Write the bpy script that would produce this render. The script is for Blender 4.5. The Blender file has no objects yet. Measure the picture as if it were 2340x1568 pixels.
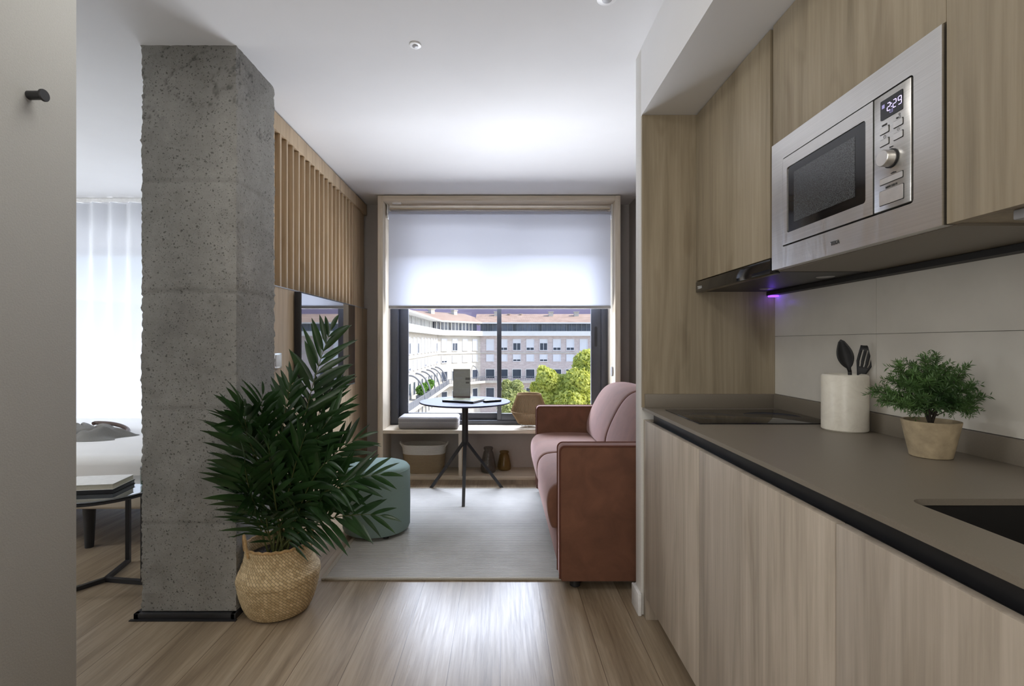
import bpy, bmesh, math, random
from mathutils import Vector, Matrix, Euler, noise
random.seed(7)
C = bpy.context.scene.collection
PI = math.pi
F, CX, CY, EYE = 1135.0, 1143.0, 784.0, 1.2       # focal length in pixels, vanishing point, eye height
def W(px, py, Y): return Vector(((px - CX) * Y / F, Y, EYE - (py - CY) * Y / F))

# ------------------------------------------------------------------ materials
def srgb(r, g, b):
    f = lambda c: (c / 255 / 12.92) if c / 255 <= 0.04045 else ((c / 255 + 0.055) / 1.055) ** 2.4
    return (f(r), f(g), f(b), 1)
class NT:
    def __init__(s, name):
        s.m = bpy.data.materials.new(name); s.m.use_nodes = True
        s.t = s.m.node_tree; s.t.nodes.clear()
        s.out = s.n('ShaderNodeOutputMaterial')
    def n(s, typ, **kw):
        nd = s.t.nodes.new(typ)
        for k, v in kw.items():
            if k in nd.inputs: nd.inputs[k].default_value = v
            else: setattr(nd, k, v)
        return nd
    def l(s, a, b): s.t.links.new(a, b)
    def ramp(s, fac, stops):
        r = s.n('ShaderNodeValToRGB'); e = r.color_ramp.elements
        while len(e) < len(stops): e.new(0.5)
        for el, (p, c) in zip(e, stops): el.position = p; el.color = c
        s.l(fac, r.inputs['Fac']); return r.outputs['Color']
    def mix(s, fac, a, b, mode='MIX'):
        x = s.n('ShaderNodeMix', data_type='RGBA', blend_type=mode)
        if hasattr(fac, 'links'): s.l(fac, x.inputs[0])
        else: x.inputs[0].default_value = fac
        for v, i in ((a, 6), (b, 7)):
            if hasattr(v, 'links'): s.l(v, x.inputs[i])
            else: x.inputs[i].default_value = v
        return x.outputs[2]
    def coords(s, scale=(1, 1, 1), rot=(0, 0, 0), kind='Object', rnd=0.0):
        tc = s.n('ShaderNodeTexCoord'); mp = s.n('ShaderNodeMapping')
        mp.inputs['Scale'].default_value = scale; mp.inputs['Rotation'].default_value = rot
        if rnd:
            oi = s.n('ShaderNodeObjectInfo'); va = s.n('ShaderNodeVectorMath', operation='SCALE')
            cb = s.n('ShaderNodeCombineXYZ')
            for i in range(3): s.l(oi.outputs['Random'], cb.inputs[i])
            s.l(cb.outputs[0], va.inputs[0]); va.inputs['Scale'].default_value = rnd
            ad = s.n('ShaderNodeVectorMath', operation='ADD')
            s.l(tc.outputs[kind], ad.inputs[0]); s.l(va.outputs[0], ad.inputs[1]); s.l(ad.outputs[0], mp.inputs['Vector'])
        else: s.l(tc.outputs[kind], mp.inputs['Vector'])
        return mp.outputs[0]
    def noise(s, vec, scale, detail=4, rough=0.55, dist=0.0):
        x = s.n('ShaderNodeTexNoise', Scale=scale, Detail=detail, Roughness=rough, Distortion=dist); s.l(vec, x.inputs['Vector']); return x.outputs['Fac']
    def bsdf(s, col=None, rough=0.5, metal=0.0, bump=None, bstr=0.2, bdist=0.01, **kw):
        b = s.n('ShaderNodeBsdfPrincipled', Metallic=metal)
        if hasattr(rough, 'links'): s.l(rough, b.inputs['Roughness'])
        else: b.inputs['Roughness'].default_value = rough
        if hasattr(col, 'links'): s.l(col, b.inputs['Base Color'])
        elif col: b.inputs['Base Color'].default_value = col
        for k, v in kw.items(): b.inputs[k.replace('_', ' ')].default_value = v
        if bump is not None:
            bp = s.n('ShaderNodeBump', Strength=bstr, Distance=bdist); s.l(bump, bp.inputs['Height']); s.l(bp.outputs[0], b.inputs['Normal'])
        s.l(b.outputs[0], s.out.inputs[0]); return b
def plain(name, c, rough=0.5, metal=0.0, nscale=40, var=0.06, bstr=0.0, **kw):
    t = NT(name); v = t.coords(); f = t.noise(v, nscale)
    lo = tuple(x * (1 - var) for x in c[:3]) + (1,); hi = tuple(min(1, x * (1 + var)) for x in c[:3]) + (1,)
    col = t.ramp(f, [(0.3, lo), (0.7, hi)])
    t.bsdf(col, rough, metal, bump=f if bstr else None, bstr=bstr, **kw); return t.m
def wood(name, dark, mid, light, axis=2, rough=0.5, k=1.0):
    t = NT(name); sc = [9 * k, 9 * k, 9 * k]; sc[axis] = 0.55 * k
    v = t.coords(tuple(sc), rnd=17.0); broad = t.noise(v, 2.1, 6, 0.62, 0.5)
    sf = [70 * k, 70 * k, 70 * k]; sf[axis] = 2.0 * k
    v2 = t.coords(tuple(sf), rnd=9.0); fine = t.noise(v2, 1.5, 3, 0.6)
    sk = [5 * k, 5 * k, 5 * k]; sk[axis] = 1.1 * k
    knots = t.noise(t.coords(tuple(sk), rnd=31.0), 1.6, 2, 0.5, 1.2)
    c = t.ramp(broad, [(0.25, dark), (0.5, mid), (0.78, light)])
    c = t.mix(0.36, c, t.ramp(fine, [(0.3, (0.62, 0.6, 0.57, 1)), (0.6, (1, 1, 1, 1))]), 'MULTIPLY')
    c = t.mix(0.5, c, t.ramp(knots, [(0.24, (0.55, 0.5, 0.45, 1)), (0.38, (1, 1, 1, 1))]), 'MULTIPLY')
    t.bsdf(c, rough, bump=fine, bstr=0.08, bdist=0.003); return t.m
M = {}
M['white'] = plain('ceiling_paint', (0.74, 0.74, 0.745, 1), 0.8, var=0.015, nscale=3)
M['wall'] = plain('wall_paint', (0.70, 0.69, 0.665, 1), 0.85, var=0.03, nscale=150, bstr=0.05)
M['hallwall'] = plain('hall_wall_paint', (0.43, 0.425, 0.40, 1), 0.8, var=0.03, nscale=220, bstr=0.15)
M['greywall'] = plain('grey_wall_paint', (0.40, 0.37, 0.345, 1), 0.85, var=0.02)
M['kwood'] = wood('kitchen_oak_laminate', srgb(132, 120, 99), srgb(160, 147, 124), srgb(176, 163, 140))
M['kwood_low'] = wood('kitchen_oak_laminate_base', srgb(150, 139, 125), srgb(180, 168, 153), srgb(198, 187, 173))
M['pwood'] = wood('oak_wall_panel', srgb(160, 138, 109), srgb(194, 172, 142), srgb(210, 190, 161))
M['boxwood'] = wood('pale_oak_box', srgb(194, 181, 160), srgb(214, 203, 185), srgb(227, 218, 202), 0)
M['boxwood_v'] = wood('pale_oak_box_upright', srgb(194, 181, 160), srgb(214, 203, 185), srgb(227, 218, 202), 2)
M['counter'] = plain('stone_worktop', srgb(124, 116, 104), 0.42, var=0.05, nscale=300)
M['splash'] = plain('stone_splashback', srgb(208, 204, 195), 0.35, var=0.05, nscale=6)
M['black'] = plain('black_metal', (0.018, 0.018, 0.02, 1), 0.4)
M['blackmatte'] = plain('black_matte', (0.014, 0.014, 0.015, 1), 0.55)
M['blackgloss'] = plain('black_glass', (0.008, 0.008, 0.009, 1), 0.06)
M['alu'] = plain('anthracite_frame', srgb(66, 68, 76), 0.45)
M['plasticw'] = plain('white_plastic', (0.8, 0.8, 0.8, 1), 0.35)
M['grey_plastic'] = plain('grey_plastic', (0.35, 0.35, 0.36, 1), 0.4)
M['steel_plain'] = plain('light_steel', (0.75, 0.74, 0.72, 1), 0.3, 0.9)
M['sink'] = plain('black_sink', (0.018, 0.017, 0.016, 1), 0.35)
M['greyfab'] = plain('grey_fabric', srgb(150, 148, 150), 0.95, nscale=500, var=0.15, bstr=0.2)
M['throw'] = plain('grey_knit', srgb(126, 124, 120), 0.95, nscale=500, var=0.2, bstr=0.3)
M['sheet'] = plain('white_sheet', (0.82, 0.81, 0.79, 1), 0.9, nscale=4, var=0.02)
M['leather'] = plain('brown_leather', srgb(84, 66, 58), 0.4)
M['bedbase'] = plain('beige_upholstery', srgb(198, 186, 168), 0.9, nscale=300, var=0.1)
M['soil'] = plain('soil', (0.02, 0.014, 0.01, 1), 0.95, nscale=120, var=0.6, bstr=0.6)
M['paper'] = plain('paper', (0.78, 0.77, 0.74, 1), 0.8)
M['pages'] = plain('page_edges', (0.66, 0.62, 0.5, 1), 0.9, nscale=300, var=0.1)
M['ink'] = plain('ink', (0.05, 0.05, 0.05, 1), 0.7)
M['tabletop'] = plain('laminate_top', srgb(46, 48, 78), 0.5, Specular_IOR_Level=0.22)  # lavender sky reflection is mixed into the base colour
M['stem'] = plain('palm_stem', srgb(78, 84, 44), 0.5)
M['twig'] = plain('dark_twig', srgb(40, 34, 24), 0.8)
M['led'] = plain('lens_grey', (0.4, 0.4, 0.42, 1), 0.3)
M['rope_w'] = plain('white_rope', srgb(205, 202, 196), 0.95, nscale=300, var=0.1)
M['clay'] = plain('old_terracotta', srgb(168, 152, 124), 0.9, nscale=28, var=0.25, bstr=0.25)
def emit(name, c, s):
    t = NT(name); e = t.n('ShaderNodeEmission', Color=c, Strength=s); t.l(e.outputs[0], t.out.inputs[0]); return t.m
M['digits'] = emit('display_digits', (0.62, 0.5, 1, 1), 3.0)
M['violet'] = emit('violet_led', (0.22, 0.06, 1, 1), 3.0)
def floor_mat():
    t = NT('oak_floor_planks'); v = t.coords((1, 1, 1), (0, 0, PI / 2))
    br = t.n('ShaderNodeTexBrick', Scale=1.0, offset=0.37, Color1=(0.25, 0.25, 0.25, 1), Color2=(0.85, 0.85, 0.85, 1), Mortar=(0, 0, 0, 1))
    br.inputs['Mortar Size'].default_value = 0.0012; br.inputs['Brick Width'].default_value = 1.25; br.inputs['Row Height'].default_value = 0.19
    br.inputs['Bias'].default_value = 0.0; t.l(v, br.inputs['Vector'])
    # shift the grain from plank to plank
    sc = t.n('ShaderNodeVectorMath', operation='SCALE'); t.l(br.outputs['Color'], sc.inputs[0]); sc.inputs['Scale'].default_value = 9.0
    ad = t.n('ShaderNodeVectorMath', operation='ADD'); t.l(t.coords((7, 0.55, 1)), ad.inputs[0]); t.l(sc.outputs[0], ad.inputs[1])
    broad = t.noise(ad.outputs[0], 1.4, 6, 0.62, 0.9)
    ad2 = t.n('ShaderNodeVectorMath', operation='ADD'); t.l(t.coords((60, 2.2, 1)), ad2.inputs[0]); t.l(sc.outputs[0], ad2.inputs[1])
    fine = t.noise(ad2.outputs[0], 1.6, 4, 0.65, 0.4)
    c = t.ramp(broad, [(0.28, srgb(118, 102, 82)), (0.48, srgb(150, 133, 111)), (0.72, srgb(172, 156, 134))])
    c = t.mix(0.6, c, t.ramp(fine, [(0.3, (0.55, 0.53, 0.5, 1)), (0.62, (1, 1, 1, 1))]), 'MULTIPLY')
    c = t.mix(0.35, c, t.ramp(br.outputs['Color'], [(0.2, (0.75, 0.73, 0.7, 1)), (0.85, (1.0, 1.0, 1.0, 1))]), 'MULTIPLY')
    c = t.mix(br.outputs['Fac'], c, srgb(84, 66, 50))
    t.bsdf(c, t.ramp(fine, [(0.2, (0.38,) * 3 + (1,)), (0.8, (0.26,) * 3 + (1,))]), bump=fine, bstr=0.12, bdist=0.003)
    return t.m
M['floor'] = floor_mat()
def concrete_mat():
    t = NT('raw_concrete'); v = t.coords()
    big = t.noise(v, 3.0, 6, 0.6); mid = t.noise(v, 26, 6, 0.7); fine = t.noise(v, 160, 4, 0.7)
    warp = t.n('ShaderNodeVectorMath', operation='ADD'); t.l(v, warp.inputs[0])
    nz = t.n('ShaderNodeTexNoise', Scale=45.0, Detail=2.0); t.l(v, nz.inputs['Vector'])
    sc = t.n('ShaderNodeVectorMath', operation='SCALE'); t.l(nz.outputs['Color'], sc.inputs[0]); sc.inputs['Scale'].default_value = 0.02
    t.l(sc.outputs[0], warp.inputs[1])
    def pits(s, lo, hi):
        vo = t.n('ShaderNodeTexVoronoi', Scale=s); vo.inputs['Randomness'].default_value = 1.0
        t.l(warp.outputs[0], vo.inputs['Vector'])
        return t.ramp(vo.outputs['Distance'], [(lo, (0, 0, 0, 1)), (hi, (1, 1, 1, 1))])
    p1 = pits(19, 0.07, 0.11); p2 = pits(42, 0.13, 0.19); p3 = pits(95, 0.16, 0.24)
    pm = t.mix(1.0, t.mix(1.0, p1, p2, 'MULTIPLY'), p3, 'MULTIPLY')
    c = t.ramp(big, [(0.3, srgb(134, 132, 127)), (0.7, srgb(166, 164, 158))])
    c = t.mix(0.5, c, t.ramp(mid, [(0.3, (0.7, 0.7, 0.69, 1)), (0.6, (1, 1, 1, 1))]), 'MULTIPLY')
    c = t.mix(0.35, c, t.ramp(fine, [(0.3, (0.6, 0.6, 0.6, 1)), (0.65, (1, 1, 1, 1))]), 'MULTIPLY')
    c = t.mix(0.72, c, t.ramp(pm, [(0.0, (0.25, 0.245, 0.24, 1)), (1, (1, 1, 1, 1))]), 'MULTIPLY')
    vc = t.n('ShaderNodeVertexColor', layer_name='crack')
    c = t.mix(0.8, c, vc.outputs['Color'], 'MULTIPLY')
    h = t.mix(0.5, t.mix(0.5, mid, fine), pm, 'MULTIPLY')
    t.bsdf(c, 0.9, bump=h, bstr=0.55, bdist=0.012); return t.m
M['concrete'] = concrete_mat()
def velvet():
    t = NT('terracotta_velvet'); v = t.coords(); f = t.noise(v, 7, 5, 0.6, 0.8); g = t.noise(v, 600, 2)
    c = t.ramp(f, [(0.3, srgb(98, 64, 47)), (0.7, srgb(120, 80, 60))])
    b = t.bsdf(c, 0.85, bump=g, bstr=0.1, bdist=0.002, Sheen_Weight=0.55, Sheen_Roughness=0.35)
    b.inputs['Sheen Tint'].default_value = (0.95, 0.68, 0.66, 1); return t.m
M['velvet'] = velvet()
M['piping'] = plain('dark_velvet_piping', srgb(96, 54, 40), 0.8)
def rug_mat():
    t = NT('ribbed_rug'); v = t.coords()
    w = t.n('ShaderNodeTexWave', Scale=20.0, bands_direction='Y'); w.inputs['Distortion'].default_value = 0.4; t.l(v, w.inputs['Vector'])
    f = t.noise(v, 3, 4); fl = t.noise(v, 300, 2)
    c = t.ramp(f, [(0.3, srgb(184, 182, 178)), (0.7, srgb(206, 204, 200))])
    c = t.mix(0.35, c, t.ramp(w.outputs['Fac'], [(0.0, (0.6, 0.59, 0.56, 1)), (0.6, (1, 1, 1, 1))]), 'MULTIPLY')
    c = t.mix(0.25, c, t.ramp(fl, [(0.3, (0.7, 0.7, 0.7, 1)), (0.7, (1, 1, 1, 1))]), 'MULTIPLY')
    t.bsdf(c, 0.95, bump=w.outputs['Fac'], bstr=0.7, bdist=0.006); return t.m
M['rug'] = rug_mat()
M['rugedge'] = plain('rug_binding', srgb(178, 172, 160), 0.95, nscale=300, var=0.12)
M['pouf'] = plain('sage_fabric', srgb(126, 147, 141), 0.95, nscale=700, var=0.14, bstr=0.12)
def cloth_translucent(name, c, tr=0.6, weave=900, streak=None):
    t = NT(name); v = t.coords(); f = t.noise(v, weave, 2)
    col = t.ramp(f, [(0.3, tuple(x * 0.93 for x in c[:3]) + (1,)), (0.7, c)])
    d = t.n('ShaderNodeBsdfDiffuse'); l = t.n('ShaderNodeBsdfTranslucent'); t.l(col, d.inputs[0]); t.l(col, l.inputs[0])
    x = t.n('ShaderNodeMixShader', Fac=tr); t.l(d.outputs[0], x.inputs[1]); t.l(l.outputs[0], x.inputs[2]); t.l(x.outputs[0], t.out.inputs[0]); return t.m
M['blind'] = cloth_translucent('roller_blind_fabric', (0.60, 0.63, 0.72, 1), 0.22)
M['curtain'] = cloth_translucent('sheer_curtain', (0.70, 0.72, 0.76, 1), 0.20)
def sheer(m, k):
    t = m.node_tree; out = next(n for n in t.nodes if n.type == 'OUTPUT_MATERIAL'); src = out.inputs[0].links[0].from_socket
    tr = t.nodes.new('ShaderNodeBsdfTransparent'); x = t.nodes.new('ShaderNodeMixShader'); x.inputs[0].default_value = k
    t.links.new(src, x.inputs[1]); t.links.new(tr.outputs[0], x.inputs[2]); t.links.new(x.outputs[0], out.inputs[0])
sheer(M['curtain'], 0.07)
M['wicker'] = cloth_translucent('wicker_cane', srgb(172, 148, 118), 0.25, 60)
M['liner'] = cloth_translucent('lamp_liner', srgb(112, 92, 68), 0.5)
def glass(name, tint=(1, 1, 1, 1), refl=0.06):
    t = NT(name); tr = t.n('ShaderNodeBsdfTransparent', Color=tint); g = t.n('ShaderNodeBsdfGlossy', Roughness=0.01)
    fr = t.n('ShaderNodeLayerWeight', Blend=0.25); mu = t.n('ShaderNodeMath', operation='MULTIPLY'); t.l(fr.outputs['Fresnel'], mu.inputs[0]); mu.inputs[1].default_value = refl * 8
    x = t.n('ShaderNodeMixShader'); t.l(mu.outputs[0], x.inputs[0]); t.l(tr.outputs[0], x.inputs[1]); t.l(g.outputs[0], x.inputs[2]); t.l(x.outputs[0], t.out.inputs[0]); return t.m
M['glass'] = glass('window_glass', (0.97, 0.98, 0.99, 1), 0.03)
def tinted(name, tint, body, k=0.5):
    t = NT(name); tr = t.n('ShaderNodeBsdfTransparent', Color=tint); p = t.n('ShaderNodeBsdfPrincipled', Roughness=0.06); p.inputs['Base Color'].default_value = body
    x = t.n('ShaderNodeMixShader', Fac=k); t.l(tr.outputs[0], x.inputs[1]); t.l(p.outputs[0], x.inputs[2]); t.l(x.outputs[0], t.out.inputs[0]); return t.m
M['smoke'] = tinted('smoked_vase_glass', (0.86, 0.85, 0.83, 1), srgb(104, 98, 92), 0.45)
M['amber'] = tinted('amber_vase_glass', (0.9, 0.82, 0.62, 1), srgb(128, 104, 62), 0.45)
M['jar'] = glass('clear_jar_glass', (0.86, 0.9, 0.88, 1), 0.08)
M['wax'] = plain('pale_wax', srgb(206, 212, 180), 0.6)
M['tableglass'] = plain('dark_table_glass', (0.08, 0.085, 0.09, 1), 0.04, Coat_Weight=1.0, Coat_Roughness=0.02, Coat_IOR=2.0)
def steel():
    t = NT('brushed_steel'); v = t.coords((1, 3, 500)); f = t.noise(v, 1.0, 3)
    w = t.noise(t.coords((1, 7, 1.6)), 1.6, 1, 0.4, 1.5)
    b = t.bsdf(t.ramp(f, [(0.3, (0.60, 0.585, 0.56, 1)), (0.7, (0.70, 0.685, 0.66, 1))]), 0.3, 1.0, bump=w, bstr=0.06, bdist=0.03); return t.m
M['steel'] = steel()
def mesh_screen():
    t = NT('oven_door_mesh'); v = t.coords((1, 1, 1)); vo = t.n('ShaderNodeTexVoronoi', Scale=420.0); t.l(v, vo.inputs['Vector'])
    t.bsdf(t.ramp(vo.outputs['Distance'], [(0.3, (0.012, 0.012, 0.013, 1)), (0.5, (0.075, 0.08, 0.085, 1))]), 0.12); return t.m
M['ovenmesh'] = mesh_screen()
def leafmat(name, a, b, rough=0.35, trans=0.15):
    t = NT(name); v = t.coords(); f = t.noise(v, 9, 3)
    col = t.ramp(f, [(0.3, a), (0.7, b)])
    p = t.bsdf(col, rough)
    tl = t.n('ShaderNodeBsdfTranslucent'); t.l(col, tl.inputs[0]); x = t.n('ShaderNodeMixShader', Fac=trans)
    t.l(p.outputs[0], x.inputs[1]); t.l(tl.outputs[0], x.inputs[2]); t.l(x.outputs[0], t.out.inputs[0]); return t.m
M['palm'] = leafmat('palm_leaf', srgb(26, 48, 24), srgb(46, 76, 36), 0.32, 0.15)
M['needle'] = leafmat('needle_leaf', srgb(38, 66, 32), srgb(92, 126, 68), 0.45, 0.1)
M['tree'] = leafmat('tree_leaf', srgb(176, 184, 76), srgb(236, 236, 140), 0.6, 0.45)
M['tree2'] = leafmat('tree_leaf_pale', srgb(156, 166, 100), srgb(208, 212, 150), 0.6, 0.4)
M['shrub'] = leafmat('shrub_leaf', srgb(70, 116, 44), srgb(128, 170, 72), 0.6, 0.3)
M['bark'] = plain('tree_bark', srgb(110, 98, 84), 0.9, nscale=6, var=0.3)
def weave(name, a, b):
    t = NT(name); v = t.coords((1, 1, 1), (0, 0, PI / 4), 'UV')
    br = t.n('ShaderNodeTexBrick', Scale=1.0, offset=0.5, Color1=a, Color2=b, Mortar=tuple(x * 0.35 for x in a[:3]) + (1,))
    br.inputs['Mortar Size'].default_value = 0.0009; br.inputs['Brick Width'].default_value = 0.020; br.inputs['Row Height'].default_value = 0.010
    t.l(v, br.inputs['Vector']); f = t.noise(t.coords(), 60, 3)
    c = t.mix(0.5, br.outputs['Color'], t.ramp(f, [(0.3, (0.6, 0.58, 0.52, 1)), (0.7, (1, 1, 1, 1))]), 'MULTIPLY')
    inv = t.n('ShaderNodeMath', operation='SUBTRACT'); inv.inputs[0].default_value = 1.0; t.l(br.outputs['Fac'], inv.inputs[1])
    t.bsdf(c, 0.75, bump=inv.outputs[0], bstr=0.6, bdist=0.004); return t.m
M['seagrass'] = weave('woven_seagrass', srgb(212, 188, 146), srgb(182, 156, 114))
M['seagrass_rope'] = plain('twisted_seagrass', srgb(170, 138, 94), 0.8, nscale=90, var=0.3, bstr=0.4)
M['rope_b'] = plain('beige_rope', srgb(150, 132, 106), 0.95, nscale=250, var=0.15)
def marble():
    t = NT('pale_marble'); v = t.coords(); f = t.noise(v, 14, 6, 0.7, 1.6); g = t.noise(v, 4, 3)
    c = t.ramp(f, [(0.3, srgb(214, 208, 195)), (0.5, srgb(226, 221, 208)), (0.7, srgb(230, 226, 214))])
    t.bsdf(c, 0.35); return t.m
M['marble'] = marble()
M['marble'].name = 'pale_marble'
def stone(name, a, b):
    t = NT(name); v = t.coords((0.7, 0.7, 1.6)); f = t.noise(v, 1.6, 5, 0.75)
    t.bsdf(t.ramp(f, [(0.35, a), (0.65, b)]), 0.9); return t.m
M['facade'] = stone('facade_stone', srgb(182, 168, 166), srgb(206, 196, 194))
M['facade_white'] = stone('facade_render', srgb(180, 176, 168), srgb(200, 196, 189))
def roof():
    t = NT('clay_roof_tiles'); v = t.coords(); w = t.n('ShaderNodeTexWave', Scale=1.6, bands_direction='X'); t.l(v, w.inputs['Vector'])
    f = t.noise(v, 0.8, 4)
    c = t.ramp(f, [(0.3, srgb(164, 138, 122)), (0.7, srgb(192, 166, 148))])
    t.bsdf(t.mix(0.3, c, w.outputs['Color'], 'MULTIPLY'), 0.9); return t.m
M['roof'] = roof()
M['ext_white'] = plain('white_render', srgb(222, 222, 220), 0.8, nscale=1, var=0.03)
M['ext_shutter'] = plain('roller_shutter', srgb(214, 216, 222), 0.7, nscale=1, var=0.03)
M['ext_dark'] = plain('dark_pane', srgb(62, 70, 84), 0.15, nscale=0.4, var=0.3)
M['ext_slate'] = plain('attic_glazing', srgb(98, 106, 122), 0.25, nscale=0.5, var=0.35)
M['ext_metal'] = plain('grey_ironwork', srgb(120, 124, 132), 0.6)
M['ext_ground'] = plain('pavement', srgb(190, 186, 178), 0.9, nscale=0.3, var=0.1)
M['hill'] = plain('purple_hill', srgb(104, 96, 118), 0.95, nscale=0.02, var=0.2)

# ------------------------------------------------------------------ builders
ROOT = {}
def thing(name, label, cat, loc=(0, 0, 0), group=None):
    o = bpy.data.objects.new(name, None); C.objects.link(o); o.location = loc; o.empty_display_size = 0.05
    o['label'] = label; o['category'] = cat
    if group: o['group'] = group
    ROOT[o.name] = Vector(loc); return o
def tag(o, label, cat, group=None):
    o['label'] = label; o['category'] = cat
    if group: o['group'] = group
    return o
def finish(me, ang=40):
    for p in me.polygons: p.use_smooth = True
    me.set_sharp_from_angle(angle=math.radians(ang))
def obj(name, bm, mat, parent=None, loc=None, ang=40, label=None, recalc=True):
    off = Vector((0, 0, 0))
    if parent is not None: off = ROOT[parent.name]
    elif loc is not None: off = Vector(loc)
    if recalc: bmesh.ops.recalc_face_normals(bm, faces=bm.faces)
    bmesh.ops.translate(bm, verts=bm.verts, vec=-off)
    me = bpy.data.meshes.new(name); bm.to_mesh(me); bm.free(); finish(me, ang)
    me.materials.append(M[mat] if isinstance(mat, str) else mat)
    o = bpy.data.objects.new(name, me); C.objects.link(o)
    if parent is not None: o.parent = parent
    else: o.location = off
    ROOT[o.name] = off
    if label: o['label'] = label
    return o
def struct(name, bm, mat, parent=None, label=None):
    o = obj(name, bm, mat, parent)
    if parent is None:
        o['kind'] = 'structure'
        if label: o['label'] = label
    return o
def B(): return bmesh.new()
def box(bm, x0, x1, y0, y1, z0, z1, bev=0.0, seg=2, rotz=0.0, mat=None):
    r = bmesh.ops.create_cube(bm, size=1.0); vs = r['verts']
    c = Vector(((x0 + x1) / 2, (y0 + y1) / 2, (z0 + z1) / 2))
    for v in vs: v.co = Vector((v.co.x * (x1 - x0), v.co.y * (y1 - y0), v.co.z * (z1 - z0)))
    if bev > 0:
        es = list({e for v in vs for e in v.link_edges})
        rb = bmesh.ops.bevel(bm, geom=es, offset=bev, segments=seg, profile=0.5, affect='EDGES')
        vs = list({v for f in rb['faces'] for v in f.verts} | {v for v in vs if v.is_valid})
    Mx = Matrix.Translation(c) @ Matrix.Rotation(rotz, 4, 'Z')
    if mat is not None: Mx = mat @ Mx
    for v in vs: v.co = Mx @ v.co
    return vs
def bx(*a, **k):
    bm = B(); box(bm, *a, **k); return bm
def tube(bm, pts, r, seg=8, cap=True, closed=False):
    pts = [Vector(p) for p in pts]; n = len(pts)
    rs = r if isinstance(r, (list, tuple)) else [r] * n
    rings = []; prev = None
    for i, p in enumerate(pts):
        a = pts[(i - 1) % n] if (i > 0 or closed) else p; b = pts[(i + 1) % n] if (i < n - 1 or closed) else p
        d = (b - a).normalized() if (b - a).length > 1e-9 else Vector((0, 0, 1))
        ref = prev if prev is not None else (Vector((0, 0, 1)) if abs(d.z) < 0.9 else Vector((1, 0, 0)))
        u = (ref - d * ref.dot(d))
        if u.length < 1e-6: u = Vector((1, 0, 0)) - d * d.x
        u.normalize(); w = d.cross(u); prev = u
        rings.append([bm.verts.new(p + rs[i] * (math.cos(2 * PI * k / seg) * u + math.sin(2 * PI * k / seg) * w)) for k in range(seg)])
    for i in range(n if closed else n - 1):
        A, Bq = rings[i], rings[(i + 1) % n]
        for k in range(seg): bm.faces.new((A[k], A[(k + 1) % seg], Bq[(k + 1) % seg], Bq[k]))
    if cap and not closed:
        bm.faces.new(rings[0][::-1]); bm.faces.new(rings[-1])
def lathe(bm, prof, c, seg=48, close=False, sx=1.0, sy=1.0, uvscale=None, fn=None):
    """prof: list of (r, z). close caps both ends with discs."""
    c = Vector(c); rings = []
    uvl = bm.loops.layers.uv.verify() if uvscale else None
    for i, (r, z) in enumerate(prof):
        ring = []
        for k in range(seg):
            a = 2 * PI * k / seg; rr = r + (fn(i, k, r, z) if fn else 0)
            ring.append(bm.verts.new(c + Vector((rr * math.cos(a) * sx, rr * math.sin(a) * sy, z))))
        rings.append(ring)
    lens = [0.0]
    for i in range(1, len(prof)): lens.append(lens[-1] + math.dist(prof[i], prof[i - 1]))
    for i in range(len(prof) - 1):
        for k in range(seg):
            f = bm.faces.new((rings[i][k], rings[i][(k + 1) % seg], rings[i + 1][(k + 1) % seg], rings[i + 1][k]))
            if uvscale:
                for lp, (uu, vv) in zip(f.loops, ((k, i), (k + 1, i), (k + 1, i + 1), (k, i + 1))): lp[uvl].uv = (uu / seg * uvscale, lens[vv])
    if close:
        bm.faces.new(rings[0][::-1]); bm.faces.new(rings[-1])
def prism(bm, pts, d):
    """closed polygon pts (3D) extruded by vector d"""
    a = [bm.verts.new(Vector(p)) for p in pts]; b = [bm.verts.new(Vector(p) + Vector(d)) for p in pts]; n = len(pts)
    bm.faces.new(a[::-1]); bm.faces.new(b)
    for i in range(n): bm.faces.new((a[i], a[(i + 1) % n], b[(i + 1) % n], b[i]))
def rrect(w, h, r, n=6, cx=0, cy=0):
    out = []
    for (sx, sy, a0) in ((1, 1, 0), (-1, 1, PI / 2), (-1, -1, PI), (1, -1, 1.5 * PI)):
        for k in range(n + 1):
            a = a0 + PI / 2 * k / n; out.append((cx + sx * (w / 2 - r) + r * math.cos(a), cy + sy * (h / 2 - r) + r * math.sin(a)))
    return out
def text(name, body, size, loc, rot, mat, parent, ext=0.0003, bold=0.0, align='CENTER'):
    cu = bpy.data.curves.new(name, 'FONT'); cu.body = body; cu.size = size; cu.extrude = ext; cu.offset = bold; cu.align_x = align; cu.align_y = 'CENTER'
    tmp = bpy.data.objects.new(name, cu); C.objects.link(tmp); dg = bpy.context.evaluated_depsgraph_get()
    me = bpy.data.meshes.new_from_object(tmp.evaluated_get(dg)); bpy.data.objects.remove(tmp); bpy.data.curves.remove(cu)
    me.materials.clear(); me.materials.append(M[mat]); me.name = name
    o = bpy.data.objects.new(name, me); C.objects.link(o); o.parent = parent
    o.location = Vector(loc) - ROOT[parent.name]; o.rotation_euler = rot; return o

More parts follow.
